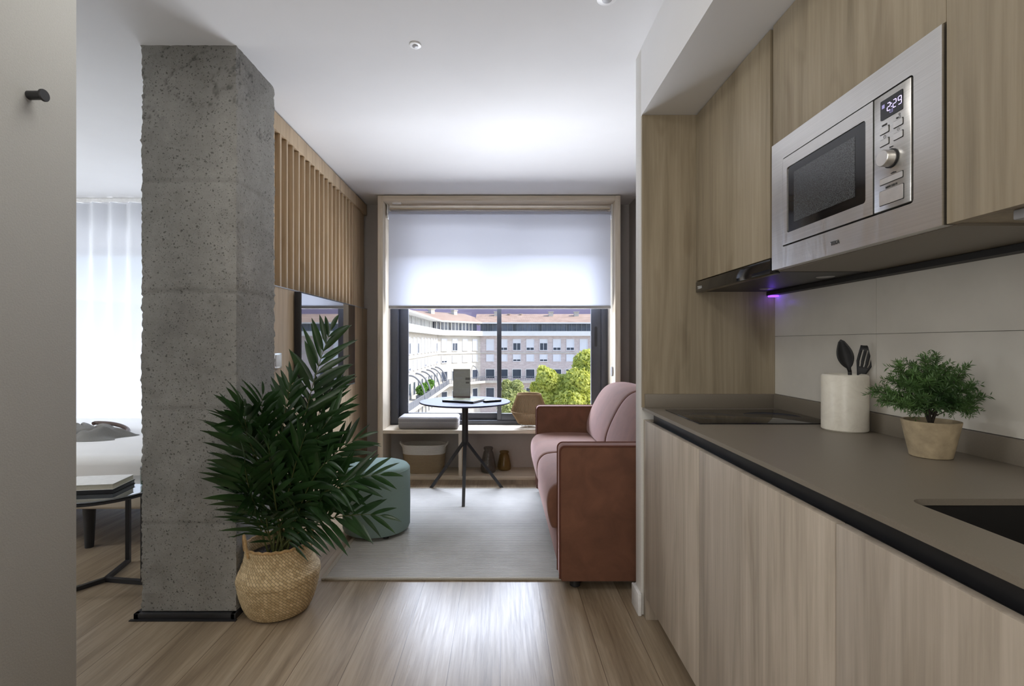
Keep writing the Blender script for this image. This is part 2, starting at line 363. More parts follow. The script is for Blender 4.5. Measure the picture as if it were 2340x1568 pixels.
# ------------------------------------------------------------------ the room shell
H = 2.5
struct('floor', bx(-5.2, 1.5, -1.8, 4.95, -0.12, 0.0), 'floor', label='oak plank floor')
struct('ceiling', bx(-5.2, 1.5, -1.8, 4.95, H, H + 0.12), 'white', label='white painted ceiling')
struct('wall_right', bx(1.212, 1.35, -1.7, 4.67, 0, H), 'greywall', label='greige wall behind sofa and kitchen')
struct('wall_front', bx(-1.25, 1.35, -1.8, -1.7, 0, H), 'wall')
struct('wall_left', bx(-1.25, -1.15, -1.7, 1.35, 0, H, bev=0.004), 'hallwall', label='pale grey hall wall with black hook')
bm = B(); box(bm, -5.0, -1.25, 1.25, 1.35, 0, H); struct('wall_bedroom_front', bm, 'wall')
struct('wall_bedroom_left', bx(-5.1, -5.0, 1.25, 4.67, 0, H), 'wall')
bm = B()
for q in ((-5.1, -4.4, 0, H), (-4.4, -1.75, 0, 0.12), (-4.4, -1.75, 2.1, H), (-1.75, -1.0, 0, H), (-1.0, 0.98, 0, 0.44), (-1.0, 0.98, 2.12, H), (0.98, 1.35, 0, H)):
    box(bm, q[0], q[1], 4.67, 4.93, q[2], q[3])
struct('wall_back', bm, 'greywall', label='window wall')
struct('wall_partition', bx(0.621, 1.212, 2.192, 2.275, 0, H, bev=0.003), 'wall', label='white partition end between sofa and kitchen')
struct('wall_television', bx(-1.42, -1.30, 2.545, 4.67, 0, H), 'wall', label='wall carrying the oak panelling')
struct('ceiling_soffit', bx(0.621, 1.212, -1.7, 2.19, 2.2, H), 'white', label='dropped soffit above the kitchen')
bm = B(); box(bm, 0.605, 0.6215, 2.178, 2.29, 0, 0.098, bev=0.004); box(bm, 0.62, 1.21, 2.274, 2.29, 0, 0.098, bev=0.004)
struct('baseboard_right', bm, 'plasticw', label='white baseboard around the partition end')

# concrete column
def column():
    x0, x1, y0, y1 = -1.569, -1.152, 2.169, 2.54
    bm = B(); nx, ny, nz = 46, 40, 250
    per = [(x0 + (x1 - x0) * i / nx, y0) for i in range(nx)] + [(x1, y0 + (y1 - y0) * i / ny) for i in range(ny)] + \
          [(x1 - (x1 - x0) * i / nx, y1) for i in range(nx)] + [(x0, y1 - (y1 - y0) * i / ny) for i in range(ny)]
    cl = bm.verts.layers.float_color.new('crack')
    joints = (0.415, 0.915, 1.427, 1.911)
    rings = []
    for k in range(nz + 1):
        z = 0.03 + (H - 0.03) * k / nz; ring = []
        for i, (x, y) in enumerate(per):
            p = Vector((x, y, z)); n = Vector((0, 0, 0))
            cd = 9
            for (ex, ey) in ((x0, y0), (x1, y0), (x1, y1), (x0, y1)): cd = min(cd, math.hypot(x - ex, y - ey))
            c = Vector(((x0 + x1) / 2, (y0 + y1) / 2, z))
            out = Vector((x - c.x, y - c.y, 0)).normalized()
            rough = noise.fractal(p * 22, 0.9, 2.0, 4) * 0.0022
            if cd < 0.035: rough += (noise.fractal(p * 62, 0.75, 2.2, 4) * 0.006 - 0.003) * (1 - cd / 0.035)
            jd = min(abs(z - j + 0.006 * noise.noise(Vector((x * 7, y * 7, j)))) for j in joints)
            col = 1.0
            if jd < 0.012: rough -= 0.003 * (1 - jd / 0.012); col = 0.72 + 0.28 * jd / 0.012
            # honeycombed band by the third joint
            if x > -1.33 and 1.38 < z < 1.75 and cd < 0.06: rough += noise.fractal(p * 60, 0.6, 2, 4) * 0.006
            if abs(z - 1.44) < 0.03: rough += noise.fractal(p * 70, 0.6, 2, 3) * 0.004
            # hairline cracks near the top
            if z > 2.18:
                cr = abs(noise.noise(Vector((x * 6.5, y * 6.5, z * 7.5))) + 0.35 * noise.noise(p * 30))
                if cr < 0.06 and noise.noise(p * 3.1) > -0.15: col *= 0.3 + 0.7 * cr / 0.06; rough -= 0.003
            v = bm.verts.new(p + out * rough); v[cl] = (col, col, col, 1); ring.append(v)
        rings.append(ring)
    m = len(per)
    for k in range(nz):
        for i in range(m): bm.faces.new((rings[k][i], rings[k][(i + 1) % m], rings[k + 1][(i + 1) % m], rings[k + 1][i]))
    bm.faces.new(rings[0][::-1]); bm.faces.new(rings[-1])
    o = struct('column', bm, 'concrete', label='rough raw concrete column'); finish(o.data, 60)
column()
bm = B()
box(bm, -1.588, -1.150, 2.150, 2.172, 0.0, 0.027, bev=0.002); box(bm, -1.168, -1.146, 2.15, 2.54, 0.0, 0.027, bev=0.002); box(bm, -1.588, -1.566, 2.15, 2.54, 0.0, 0.027, bev=0.002)
box(bm, -1.60, -1.14, 2.138, 2.152, 0.0, 0.004)
struct('baseboard_column', bm, 'black', label='black metal base trim of the column')

# ------------------------------------------------------------------ window box, window, blind
bm = B()
t = thing('window_bench', 'pale oak box frame around the window with bench shelf and open niches below', 'window bench', (0, 4.35, 0))
y0, y1 = 4.35, 4.668
xl, xr, zt = -1.073, 1.054, 2.492
obj('side_panel', bx(xl, xl + 0.046, y0, y1, 0, zt, bev=0.002), 'boxwood_v', t)
obj('side_panel', bx(xr - 0.046, xr, y0, y1, 0, zt, bev=0.002), 'boxwood_v', t)
obj('top_panel', bx(xl + 0.046, xr - 0.046, y0, y1, zt - 0.046, zt, bev=0.002), 'boxwood', t)
obj('seat_board', bx(xl + 0.046, xr - 0.046, y0, 4.64, 0.405, 0.435, bev=0.002), 'boxwood', t)
obj('bottom_board', bx(xl + 0.046, xr - 0.046, y0, y1, 0.0, 0.032, bev=0.002), 'boxwood', t)
obj('divider', bx(-0.366, -0.336, y0 + 0.004, y1, 0.032, 0.405, bev=0.002), 'boxwood_v', t)
obj('catch', bx(-0.955, -0.875, 4.385, 4.405, zt - 0.062, zt - 0.046, bev=0.003), 'plasticw', t, label='small white plastic clip under the top')

def window_living():
    bm = B(); ya, yb = 4.645, 4.735
    def fr(x0, x1, z0, z1, a=ya, b=yb, bev=0.004): box(bm, x0, x1, a, b, z0, z1, bev=bev)
    fr(-1.026, -0.955, 0.437, 2.12); fr(0.945, 1.007, 0.437, 2.12)
    fr(-0.955, 0.945, 0.437, 0.475); fr(-0.955, 0.945, 2.085, 2.12)
    w = struct('window_1', bm, 'alu', label='anthracite sliding window'); w['kind'] = 'structure'
    def sash(x0, x1, a, b, sl, sr, name):
        bm = B()
        box(bm, x0, x0 + sl, a, b, 0.475, 2.085, bev=0.004); box(bm, x1 - sr, x1, a, b, 0.475, 2.085, bev=0.004)
        box(bm, x0 + sl, x1 - sr, a, b, 0.475, 0.54, bev=0.004); box(bm, x0 + sl, x1 - sr, a, b, 2.04, 2.085, bev=0.004)
        s = obj('sash', bm, 'alu', w)
        obj('pane', bx(x0 + sl, x1 - sr, (a + b) / 2 - 0.003, (a + b) / 2 + 0.003, 0.54, 2.04), 'glass', s)
        return s
    sash(-0.955, 0.005, 4.692, 4.722, 0.087, 0.03, 'l')
    s = sash(-0.03, 0.945, 4.655, 4.688, 0.042, 0.093, 'r')
    bm = B()
    pr = rrect(0.026, 0.19, 0.012, 5, 0.897, 1.26)
    prism(bm, [(x, 4.6535, z) for x, z in pr], (0, 0.003, 0)); obj('handle', bm, 'black', s)
window_living()
bm = B(); ya, yb = 4.70, 4.76
for (a, b_) in ((-4.4, -4.33), (-3.12, -3.03), (-1.82, -1.75)): box(bm, a, b_, ya, yb, 0.12, 2.1)
box(bm, -4.33, -1.82, ya, yb, 0.12, 0.18); box(bm, -4.33, -1.82, ya, yb, 2.03, 2.1)
w2 = struct('window_2', bm, 'alu', label='bedroom window behind the sheer curtain')
obj('pane', bx(-4.33, -1.82, 4.727, 4.733, 0.18, 2.03), 'glass', w2)

t = thing('roller_blind', 'white roller blind pulled halfway down the window', 'blind', (0, 4.47, 2.37))
bm = B(); n = 10
vs = [[bm.verts.new((x, 4.47 + 0.0, z)) for x in (-1.003, 0.995)] for z in [1.535 + (2.36 - 1.535) * i / n for i in range(n + 1)]]
for i in range(n): bm.faces.new((vs[i][0], vs[i][1], vs[i + 1][1], vs[i + 1][0]))
obj('fabric', bm, 'blind', t)
bm = B(); tube(bm, [(-1.003, 4.497, 2.365), (0.995, 4.497, 2.365)], 0.027, 24); obj('roller', bm, 'blind', t)
bm = B(); box(bm, -1.003, 0.995, 4.460, 4.480, 1.508, 1.536, bev=0.005); obj('bottom_bar', bm, 'grey_plastic', t)
bm = B(); box(bm, -1.0, 0.99, 4.475, 4.515, 2.405, 2.42, bev=0.002); obj('head_rail', bm, 'boxwood', t)
for s in (-1.017, 0.999): obj('bracket', bx(s, s + 0.010, 4.45, 4.53, 2.32, 2.446, bev=0.002), 'plasticw', t)
bm = B(); tube(bm, [(1.0015, 4.43, 2.36), (1.0015, 4.43, 0.95)], 0.0022, 6); tube(bm, [(1.0015, 4.46, 2.36), (1.0015, 4.46, 0.95)], 0.0022, 6); obj('chain', bm, 'plasticw', t)
bm = B(); pr = rrect(0.05, 0.085, 0.022, 6, 4.445, 0.945); prism(bm, [(0.994, y, z) for y, z in pr], (0.0135, 0, 0)); obj('chain_holder', bm, 'grey_plastic', t)

# ------------------------------------------------------------------ oak wall with slats, television
t = thing('slatted_wall_panel', 'oak wall panelling with upright slats over a plain lower panel', 'wall panel', (-1.25, 2.55, 0))
PX = -1.25
bm = B()
y = 2.56
while y < 4.26:
    box(bm, PX - 0.045, PX, y, y + 0.020, 1.522, 2.39, bev=0.001); y += 0.0866
obj('slat_screen', bm, 'pwood', t, label='row of upright oak slats')
obj('back_board', bx(-1.299, PX - 0.045, 2.545, 4.3, 1.53, 2.39), 'pwood', t)
obj('top_rail', bx(-1.299, PX + 0.004, 2.545, 4.64, 2.39, 2.485, bev=0.002), 'pwood', t)
obj('end_board', bx(-1.299, PX - 0.012, 4.29, 4.60, 1.522, 2.39, bev=0.002), 'pwood', t)
obj('lower_panel', bx(-1.299, PX, 2.545, 4.665, 0.0, 1.515, bev=0.002), 'pwood', t)
obj('ledge_trim', bx(-1.299, PX + 0.002, 2.545, 4.665, 1.515, 1.522), 'grey_plastic', t)

t = thing('television', 'black flat screen television on the oak panel reflecting the window', 'television', (-1.23, 3.55, 1.19))
obj('housing', bx(-1.243, -1.202, 2.995, 4.115, 0.862, 1.51, bev=0.004), 'blackmatte', t)
obj('screen', bx(-1.203, -1.2005, 3.003, 4.107, 0.874, 1.502), plain('television_screen', (0.012, 0.012, 0.015, 1), 0.04, Specular_IOR_Level=1.0, Coat_Weight=1.0, Coat_Roughness=0.02, Coat_IOR=2.6), t)
obj('wall_mount', bx(-1.25, -1.243, 3.35, 3.75, 1.05, 1.35), 'black', t)
t = thing('light_switch', 'small pale switch box on the oak panel beside the column', 'switch', (-1.25, 2.79, 1.1))
obj('switch_plate', bx(-1.25, -1.226, 2.70, 2.79, 1.06, 1.145, bev=0.004), 'steel_plain', t); obj('switch_rocker', bx(-1.226, -1.222, 2.71, 2.78, 1.07, 1.135, bev=0.002), 'plasticw', t)

# ------------------------------------------------------------------ hook and ceiling fittings
t = thing('coat_hook', 'black round peg hook on the pale hall wall', 'hook', (-1.15, 1.22, 1.806))
def xcyl(bm, x0, x1, y, z, r0, r1=None, seg=32):
    tube(bm, [(x0, y, z), (x1, y, z)], [r0, r1 if r1 else r0], seg)
HY = 1135 * 1.15 / (1143 - 66); HZ = 1.2 + (784 - 218) * HY / 1135
bm = B(); tube(bm, [(-1.15, HY, HZ), (-1.119, HY, HZ), (-1.117, HY, HZ)], 0.0105, 32); obj('peg', bm, 'black', t)
bm = B(); tube(bm, [(-1.1172, HY, HZ), (-1.1155, HY, HZ), (-1.112, HY, HZ), (-1.1105, HY, HZ)], [0.013, 0.0145, 0.0145, 0.0135], 32); obj('peg_cap', bm, 'black', t)
def ceiling_disc(name, label, cat, x, y, r, dark):
    t = thing(name, label, cat, (x, y, H))
    bm = B(); lathe(bm, [(r, H - 0.0005), (r, H - 0.003), (r * 0.93, H - 0.005), (r * 0.5, H - 0.006)], (x, y, 0), 40, True); obj('ring', bm, 'plasticw', t)
    bm = B(); lathe(bm, [(r * 0.5, H - 0.006), (r * 0.46, H - 0.0085), (r * 0.25, H - 0.0105)], (x, y, 0), 32, True); obj('lens', bm, dark, t)
ceiling_disc('ceiling_sensor', 'small round white sensor in the ceiling above the column', 'sensor', -0.37, 2.165, 0.026, 'led')
ceiling_disc('ceiling_downlight', 'grey round downlight at the top edge of the ceiling', 'light', 0.403, 1.872, 0.038, 'grey_plastic')

# ------------------------------------------------------------------ kitchen
KX = 0.857
def upper_cabinet(ya, yb, zb, label, doors):
    t = thing('wall_cabinet', label, 'cabinet', (KX, ya, zb), 'oak wall cabinets over the worktop')
    obj('carcass', bx(KX + 0.02, 1.21, ya, yb, zb, 2.198), 'kwood', t)
    for (a, b, z0, z1) in doors: obj('door', bx(KX, KX + 0.019, a, b, z0, z1, bev=0.0012), 'kwood', t)
    return t
upper_cabinet(1.567, 2.174, 1.468, 'oak wall cabinet over the black extractor hood', [(1.578, 2.172, 1.470, 2.196)])
t = thing('wall_cabinet', 'oak wall cabinet framing the built-in steel microwave', 'cabinet', (KX, .95, 1.43), 'oak wall cabinets over the worktop')
bm = B(); box(bm, KX + 0.02, 1.21, 0.953, 1.563, 1.805, 2.198); box(bm, KX + 0.02, 1.21, 0.953, 1.563, 1.425, 1.438); box(bm, 1.19, 1.21, 0.953, 1.563, 1.438, 1.805)
box(bm, KX + 0.02, 1.19, 0.953, 0.966, 1.438, 1.805); box(bm, KX + 0.02, 1.19, 1.550, 1.563, 1.438, 1.805)
obj('carcass', bm, 'counter', t); obj('door', bx(KX, KX + 0.019, 0.955, 1.560, 1.818, 2.196, bev=0.0012), 'kwood', t)
t = upper_cabinet(0.345, 0.950, 1.430, 'oak wall cabinet right of the steel microwave', [(0.348, 0.954, 1.428, 2.196)])
bm = B(); box(bm, KX + 0.03, KX + 0.06, 0.36, 0.86, 1.412, 1.43, bev=0.003); obj('light_bar', bm, 'grey_plastic', t, label='slim aluminium light bar underneath')
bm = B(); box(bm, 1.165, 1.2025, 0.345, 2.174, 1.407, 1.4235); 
o = obj('shadow_strip', bm, 'blackmatte'); tag(o, 'thin black strip standing in for shade where wall cabinets meet the splashback', 'shadow')  # black strip stands in for the dark gap under the cabinets

# extractor hood
t = thing('extractor_hood', 'slim black pull-out extractor hood under the first wall cabinet', 'extractor hood', (KX, 1.57, 1.42))
obj('front_bar', bx(KX - 0.002, KX + 0.03, 1.572, 2.172, 1.420, 1.466, bev=0.003), 'blackgloss', t)
obj('body', bx(KX + 0.03, 1.16, 1.566, 2.172, 1.424, 1.466), 'black', t)
bm = B(); lathe(bm, [(0.028, 1.4235), (0.024, 1.4215)], (1.10, 1.68, 0), 32, True); obj('lamp', bm, 'led', t)
bm = B(); lathe(bm, [(0.028, 1.4235), (0.024, 1.4215)], (1.10, 2.05, 0), 32, True); obj('lamp', bm, 'led', t)
bm = B(); box(bm, 1.165, 1.200, 2.135, 2.165, 1.399, 1.4065, bev=0.003); obj('indicator_light', bm, 'violet', t, label='glowing violet indicator light')
TR = (PI / 2, 0, -PI / 2)
text('logo', 'TEKA', 0.018, (KX - 0.0025, 2.13, 1.438), TR, 'plasticw', t)

# microwave
def microwave():
    t = thing('microwave', 'built-in stainless steel microwave with dark glass door, clock and knob', 'microwave', (KX, 1.256, 1.425))
    x = KX
    def ring(bm, o, i, d0, d1):   # o, i: (ya, yb, za, zb); rounded inner opening
        (a, b, c, d), (e, f, g, h) = o, i; n = 6
        inn = rrect(f - e, h - g, 0.008, n, (e + f) / 2, (g + h) / 2); cy, cz = (e + f) / 2, (g + h) / 2
        corners = [(b, d), (a, d), (a, c), (b, c)]
        out = []
        for q in range(4): out += [corners[q]] * (n + 1)
        m = len(inn)
        vi = [[bm.verts.new((dx, p[0], p[1])) for p in inn] for dx in (d0, d1)]
        vo = [[bm.verts.new((dx, p[0], p[1])) for p in corners] for dx in (d0, d1)]
        for k in range(m):
            k2 = (k + 1) % m; q, q2 = k // (n + 1), k2 // (n + 1)
            fv = [vi[0][k], vi[0][k2]] + ([vo[0][q2], vo[0][q]] if q != q2 else [vo[0][q]]); bm.faces.new(fv)
            fv = [vi[1][k2], vi[1][k]] + ([vo[1][q], vo[1][q2]] if q != q2 else [vo[1][q]]); bm.faces.new(fv)
            bm.faces.new((vi[0][k], vi[1][k], vi[1][k2], vi[0][k2]))
        for q in range(4): bm.faces.new((vo[0][q], vo[0][(q + 1) % 4], vo[1][(q + 1) % 4], vo[1][q]))
    bm = B(); ring(bm, (0.957, 1.556, 1.427, 1.815), (1.023, 1.497, 1.489, 1.755), x - 0.006, x + 0.018); obj('surround', bm, 'steel', t)
    obj('cavity', bx(x + 0.012, x + 0.30, 1.0, 1.52, 1.45, 1.79), 'blackmatte', t)
    # door
    bm = B(); ring(bm, (1.1315, 1.493, 1.493, 1.751), (1.1545, 1.4716, 1.526, 1.719), x - 0.008, x + 0.011); d = obj('door', bm, 'steel', t)
    obj('door_glass', bx(x - 0.0055, x - 0.002, 1.1545, 1.4716, 1.526, 1.719), 'blackgloss', d)
    obj('glass_mesh', bx(x - 0.0061, x - 0.0055, 1.192, 1.4395, 1.551, 1.696), 'ovenmesh', d)
    # control panel
    p = obj('control_panel', bx(x - 0.008, x + 0.011, 1.027, 1.1285, 1.493, 1.751, bev=0.002), 'steel', t)
    xf = x - 0.008
    def plate(name, ya, yb, za, zb, mat, par, d=0.0012, r=0.002):
        bm = B(); pr = rrect(abs(yb - ya), zb - za, r, 4, (ya + yb) / 2, (za + zb) / 2); prism(bm, [(xf - d, y, z) for y, z in pr], (d + 0.001, 0, 0)); return obj(name, bm, mat, par)
    dp = plate('display', 1.0464, 1.1075, 1.694, 1.7365, 'blackgloss', p)
    # seven-segment 2:29
    segs = {'2': 'abged', '9': 'abcdfg'}
    def digit(bm, ch, y, z, w, h):
        th = 0.0011
        def hseg(zz): box(bm, xf - 0.0017, xf - 0.0012, y - w / 2 + th, y + w / 2 - th, zz - th / 2, zz + th / 2)
        def vseg(yy, z0, z1): box(bm, xf - 0.0017, xf - 0.0012, yy - th / 2, yy + th / 2, z0 + th * 0.6, z1 - th * 0.6)
        for s in segs[ch]:
            if s == 'a': hseg(z + h / 2)
            if s == 'g': hseg(z)
            if s == 'd': hseg(z - h / 2)
            if s == 'b': vseg(y - w / 2, z, z + h / 2)
            if s == 'c': vseg(y - w / 2, z - h / 2, z)
            if s == 'f': vseg(y + w / 2, z, z + h / 2)
            if s == 'e': vseg(y + w / 2, z - h / 2, z)
    bm = B()
    for ch, yy in (('2', 1.0835), ('2', 1.0675), ('9', 1.0535)): digit(bm, ch, yy, 1.716, 0.0085, 0.0165)
    for zz in (1.7125, 1.7195): box(bm, xf - 0.0017, xf - 0.0012, 1.0750, 1.0765, zz - 0.0008, zz + 0.0008)
    obj('clock_digits', bm, 'digits', dp)
    bm = B(); box(bm, xf - 0.0017, xf - 0.0012, 1.0955, 1.1025, 1.7185, 1.7265)
    for q in ((1.0725, 1.0805, 1.7065, 1.7071), (1.0725, 1.0805, 1.7005, 1.7011), (1.0725, 1.0731, 1.7005, 1.7071), (1.0799, 1.0805, 1.7005, 1.7071), (1.075, 1.078, 1.7035, 1.7041)):
        box(bm, xf - 0.0017, xf - 0.0012, *q)
    obj('display_icons', bm, emit('display_icon', (0.5, 0.45, 0.8, 1), 0.8), dp)
    for (ya, yb, zc, hh) in ((1.0845, 1.109, 1.6695, 0.0132), (1.0845, 1.109, 1.643, 0.0132), (1.0464, 1.0706, 1.669, 0.0132), (1.0464, 1.0706, 1.6427, 0.0132), (1.0464, 1.109, 1.557, 0.0125), (1.0450, 1.110, 1.5207, 0.031)):
        k = plate('button_gap', ya - 0.0012, yb + 0.0012, zc - hh / 2 - 0.0012, zc + hh / 2 + 0.0012, 'blackmatte', p, 0.0006)
        plate('button', ya, yb, zc - hh / 2, zc + hh / 2, 'steel_plain', k, 0.0020)
    kz, ky = 1.601, 1.078
    bm = B(); tube(bm, [(xf, ky, kz), (xf - 0.003, ky, kz)], 0.0205, 40); kb = obj('knob', bm, 'blackmatte', p)
    bm = B(); tube(bm, [(xf - 0.003, ky, kz), (xf - 0.020, ky, kz), (xf - 0.0215, ky, kz)], [0.0180, 0.0175, 0.0162], 48); obj('knob_cap', bm, 'steel_plain', kb)
    xt = xf - 0.0006
    text('logo', 'TEKA', 0.0135, (x - 0.0066, 1.2625, 1.4545), TR, 'ink', t, bold=0.0004)
    text('model_text', 'MWE 202 FI', 0.0062, (xt, 1.0775, 1.5415), TR, 'ink', p, bold=0.00015)
    text('button_text', '+30Sec', 0.0052, (xt, 1.072, 1.568), TR, 'ink', p)
    text('button_text', 'MODE', 0.0048, (xt, 1.097, 1.6815), TR, 'ink', p, bold=0.0001)
    text('knob_text', 'Auto', 0.0052, (xt, 1.0775, 1.626), TR, 'ink', p)
    def ringmark(y, z, r):
        bm = B(); tube(bm, [(xt, y + r * math.cos(a), z + r * math.sin(a)) for a in [2 * PI * i / 16 for i in range(16)]], 0.00035, 4, closed=True); obj('button_icon', bm, 'ink', p)
    ringmark(1.0965, 1.6555, 0.0032); ringmark(1.0585, 1.6560, 0.0026); ringmark(1.0555, 1.6810, 0.0024); ringmark(1.0555, 1.6870, 0.0020)
    obj('button_icon', bx(xt - 0.0003, xt, 1.0600, 1.0640, 1.6795, 1.6830), 'ink', p)
microwave()

# end panel, splashback, worktop
o = obj('oak_cladding', bx(0.622, 1.211, 2.176, 2.191, 0.917, 2.199), 'kwood'); tag(o, 'oak end panel standing at the far end of the kitchen worktop', 'panel')
bm = B()
ys, zs = [2.175, 1.589, 0.989, 0.389, 0.25], [0.978, 1.229, 1.424]
for i in range(4):
    for j in range(2): box(bm, 1.203, 1.2115, ys[i + 1] + 0.0007, ys[i] - 0.0007, zs[j] + 0.0007, zs[j + 1] - 0.0007)
o = obj('splashback', bm, 'splash'); tag(o, 'pale stone slab splashback between worktop and wall cabinets', 'splashback')
CT = 0.917
t = thing('worktop', 'slim grey-brown stone worktop with black hob and sink set in it', 'worktop', (0.9, 1.0, CT))
bm = B()
def slab(bm):
    x0, x1, ya, yb, z0, z1 = 0.627, 1.211, 0.25, 1.0, CT - 0.012, CT
    box(bm, x0, x1, yb, 2.1905, z0, z1)
    n = 8; inn = rrect(1.12 - 0.735, 0.902 - 0.36, 0.03, n, (1.12 + 0.735) / 2, (0.902 + 0.36) / 2); m = len(inn)
    cor = [(x1, yb), (x0, yb), (x0, ya), (x1, ya)]
    vi = [[bm.verts.new((p[0], p[1], z)) for p in inn] for z in (z1, z0)]; vo = [[bm.verts.new((p[0], p[1], z)) for p in cor] for z in (z1, z0)]
    for k in range(m):
        k2 = (k + 1) % m; q, q2 = k // (n + 1), k2 // (n + 1)
        bm.faces.new([vi[0][k2], vi[0][k]] + ([vo[0][q], vo[0][q2]] if q != q2 else [vo[0][q]]))
        bm.faces.new([vi[1][k], vi[1][k2]] + ([vo[1][q2], vo[1][q]] if q != q2 else [vo[1][q]]))
        bm.faces.new((vi[0][k], vi[0][k2], vi[1][k2], vi[1][k]))
    bm.faces.new((vo[0][1], vo[0][2], vo[1][2], vo[1][1]))
slab(bm); obj('slab', bm, 'counter', t)
obj('upstand', bx(1.190, 1.203, 0.25, 2.163, CT, 0.977, bev=0.001), 'counter', t)
obj('upstand', bx(0.632, 1.203, 2.163, 2.1755, CT, 0.977, bev=0.001), 'counter', t)
t = thing('kitchen_sink', 'black undermount sink set into the stone worktop', 'sink', (0.92, 0.63, CT - 0.2))
bm = B(); n = 8
def lvl(z, grow, r): return [(p[0], p[1], z) for p in rrect(0.385 + grow, 0.542 + grow, r, n, 0.9275, 0.631)]
rows = [lvl(CT - 0.0125, 0.03, 0.04), lvl(CT - 0.0125, 0.008, 0.03), lvl(CT - 0.17, -0.01, 0.03), lvl(CT - 0.19, -0.05, 0.03)]
vr = [[bm.verts.new(p) for p in r] for r in rows]; m = len(vr[0])
for i in range(3):
    for k in range(m): bm.faces.new((vr[i][k], vr[i][(k + 1) % m], vr[i + 1][(k + 1) % m], vr[i + 1][k]))
bm.faces.new(vr[3]); obj('basin', bm, 'sink', t)
bm = B(); lathe(bm, [(0.045, CT - 0.1895), (0.04, CT - 0.186), (0.012, CT - 0.187)], (0.9275, 0.631, 0), 32, True); obj('drain', bm, 'steel_plain', t)
t = thing('hob', 'black glass two-zone hob flush on the worktop', 'hob', (0.94, 1.9, CT))
obj('glass', bx(0.693, 1.175, 1.727, 2.086, CT, CT + 0.004, bev=0.0015), 'blackgloss', t)
bm = B(); tube(bm, [(0.81 + 0.08 * math.cos(a), 1.9 + 0.08 * math.sin(a), CT + 0.0041) for a in [2 * PI * i / 48 for i in range(48)]], 0.0004, 4, closed=True); obj('cooking_zone', bm, 'alu', t)
bm = B(); tube(bm, [(1.04 + 0.1 * math.cos(a), 1.9 + 0.1 * math.sin(a), CT + 0.0041) for a in [2 * PI * i / 48 for i in range(48)]], 0.0004, 4, closed=True); obj('cooking_zone', bm, 'alu', t)
# base units
def base_cabinet(ya, yb, label):
    t = thing('base_cabinet', label, 'cabinet', (0.627, ya, 0.1), 'oak base cabinets under the worktop')
    bm = B(); box(bm, 0.690, 1.205, ya, yb, 0.1, 0.69); box(bm, 0.690, 0.71, ya, yb, 0.69, 0.85); obj('carcass', bm, 'kwood_low', t)
    obj('door', bx(0.627, 0.647, ya + 0.0015, yb - 0.0015, 0.1, 0.863, bev=0.001), 'kwood_low', t)
    obj('plinth', bx(0.69, 0.705, ya, yb, 0.0, 0.1), 'kwood_low', t); return t
t = base_cabinet(1.567, 2.150, 'oak base cabinet under the hob, nearest the sofa')
obj('end_filler', bx(0.632, 1.205, 2.150, 2.190, 0.0, 0.863, bev=0.001), 'kwood_low', t)
base_cabinet(0.929, 1.567, 'oak base cabinet between hob and sink')
base_cabinet(0.33, 0.929, 'oak base cabinet below the sink')
bm = B(); box(bm, 0.664, 0.672, 0.33, 2.148, 0.850, 0.904); box(bm, 0.648, 0.668, 0.33, 2.148, 0.8505, 0.857)
o = obj('handle_channel', bm, 'black'); tag(o, 'recessed black grip channel running under the worktop edge', 'channel')

# utensil pot and utensils
UC = Vector((1.122, 1.618))
UX, UY = UC
bm = B(); R_, Hh = 0.0655, 0.182
lathe(bm, [(R_ - 0.004, 0), (R_, 0.004), (R_, Hh - 0.008), (R_ - 0.002, Hh - 0.003), (R_ - 0.007, Hh), (R_ - 0.011, Hh - 0.003), (R_ - 0.012, Hh - 0.01), (R_ - 0.012, 0.012)], (UX, UY, CT), 64, True)
o = obj('utensil_pot', bm, 'marble', loc=(UX, UY, CT)); tag(o, 'cream marble utensil pot on the worktop by the splashback', 'pot')
def at_pot(px, py, dy): return W(px, py, UY + dy)
def spoon():
    bm = B(); t = thing('cooking_spoon', 'black cooking spoon leaning left in the marble pot', 'spoon', (UX, UY, CT + 0.02))
    a = Vector((UX + 0.012, UY - 0.012, CT + 0.014)); b = at_pot(1942, 850, 0.0); tube(bm, [a, a.lerp(b, 0.5), b], [0.0045, 0.005, 0.0055], 10); obj('handle', bm, 'blackmatte', t)
    top = at_pot(1921, 776, 0.0); ax = (top - b); L = ax.length; ax.normalize()
    toC = (Vector((0, 0, 1.2)) - b).normalized(); sd = ax.cross(toC).normalized(); nn = sd.cross(ax).normalized()
    bm = B(); rows = []; N = 16
    for i in range(N + 1):
        s = i / N; w = 0.0055 + 0.0175 * max(0, math.sin(PI * min(1, max(0, (s - 0.12) / 0.88)) ** 0.85)) if s < 0.995 else 0.001
        row = []
        for j in range(-4, 5):
            q = j / 4; p = b + ax * (L * s) + sd * (w * q) + nn * (-0.012 * max(0, math.sin(PI * s)) * (1 - q * q) + 0.010 * math.sin(PI * s))
            row.append(bm.verts.new(p))
        rows.append(row)
    for i in range(N):
        for j in range(8): bm.faces.new((rows[i][j], rows[i][j + 1], rows[i + 1][j + 1], rows[i + 1][j]))
    o = obj('bowl', bm, 'blackmatte', t); md = o.modifiers.new('thick', 'SOLIDIFY'); md.thickness = 0.003
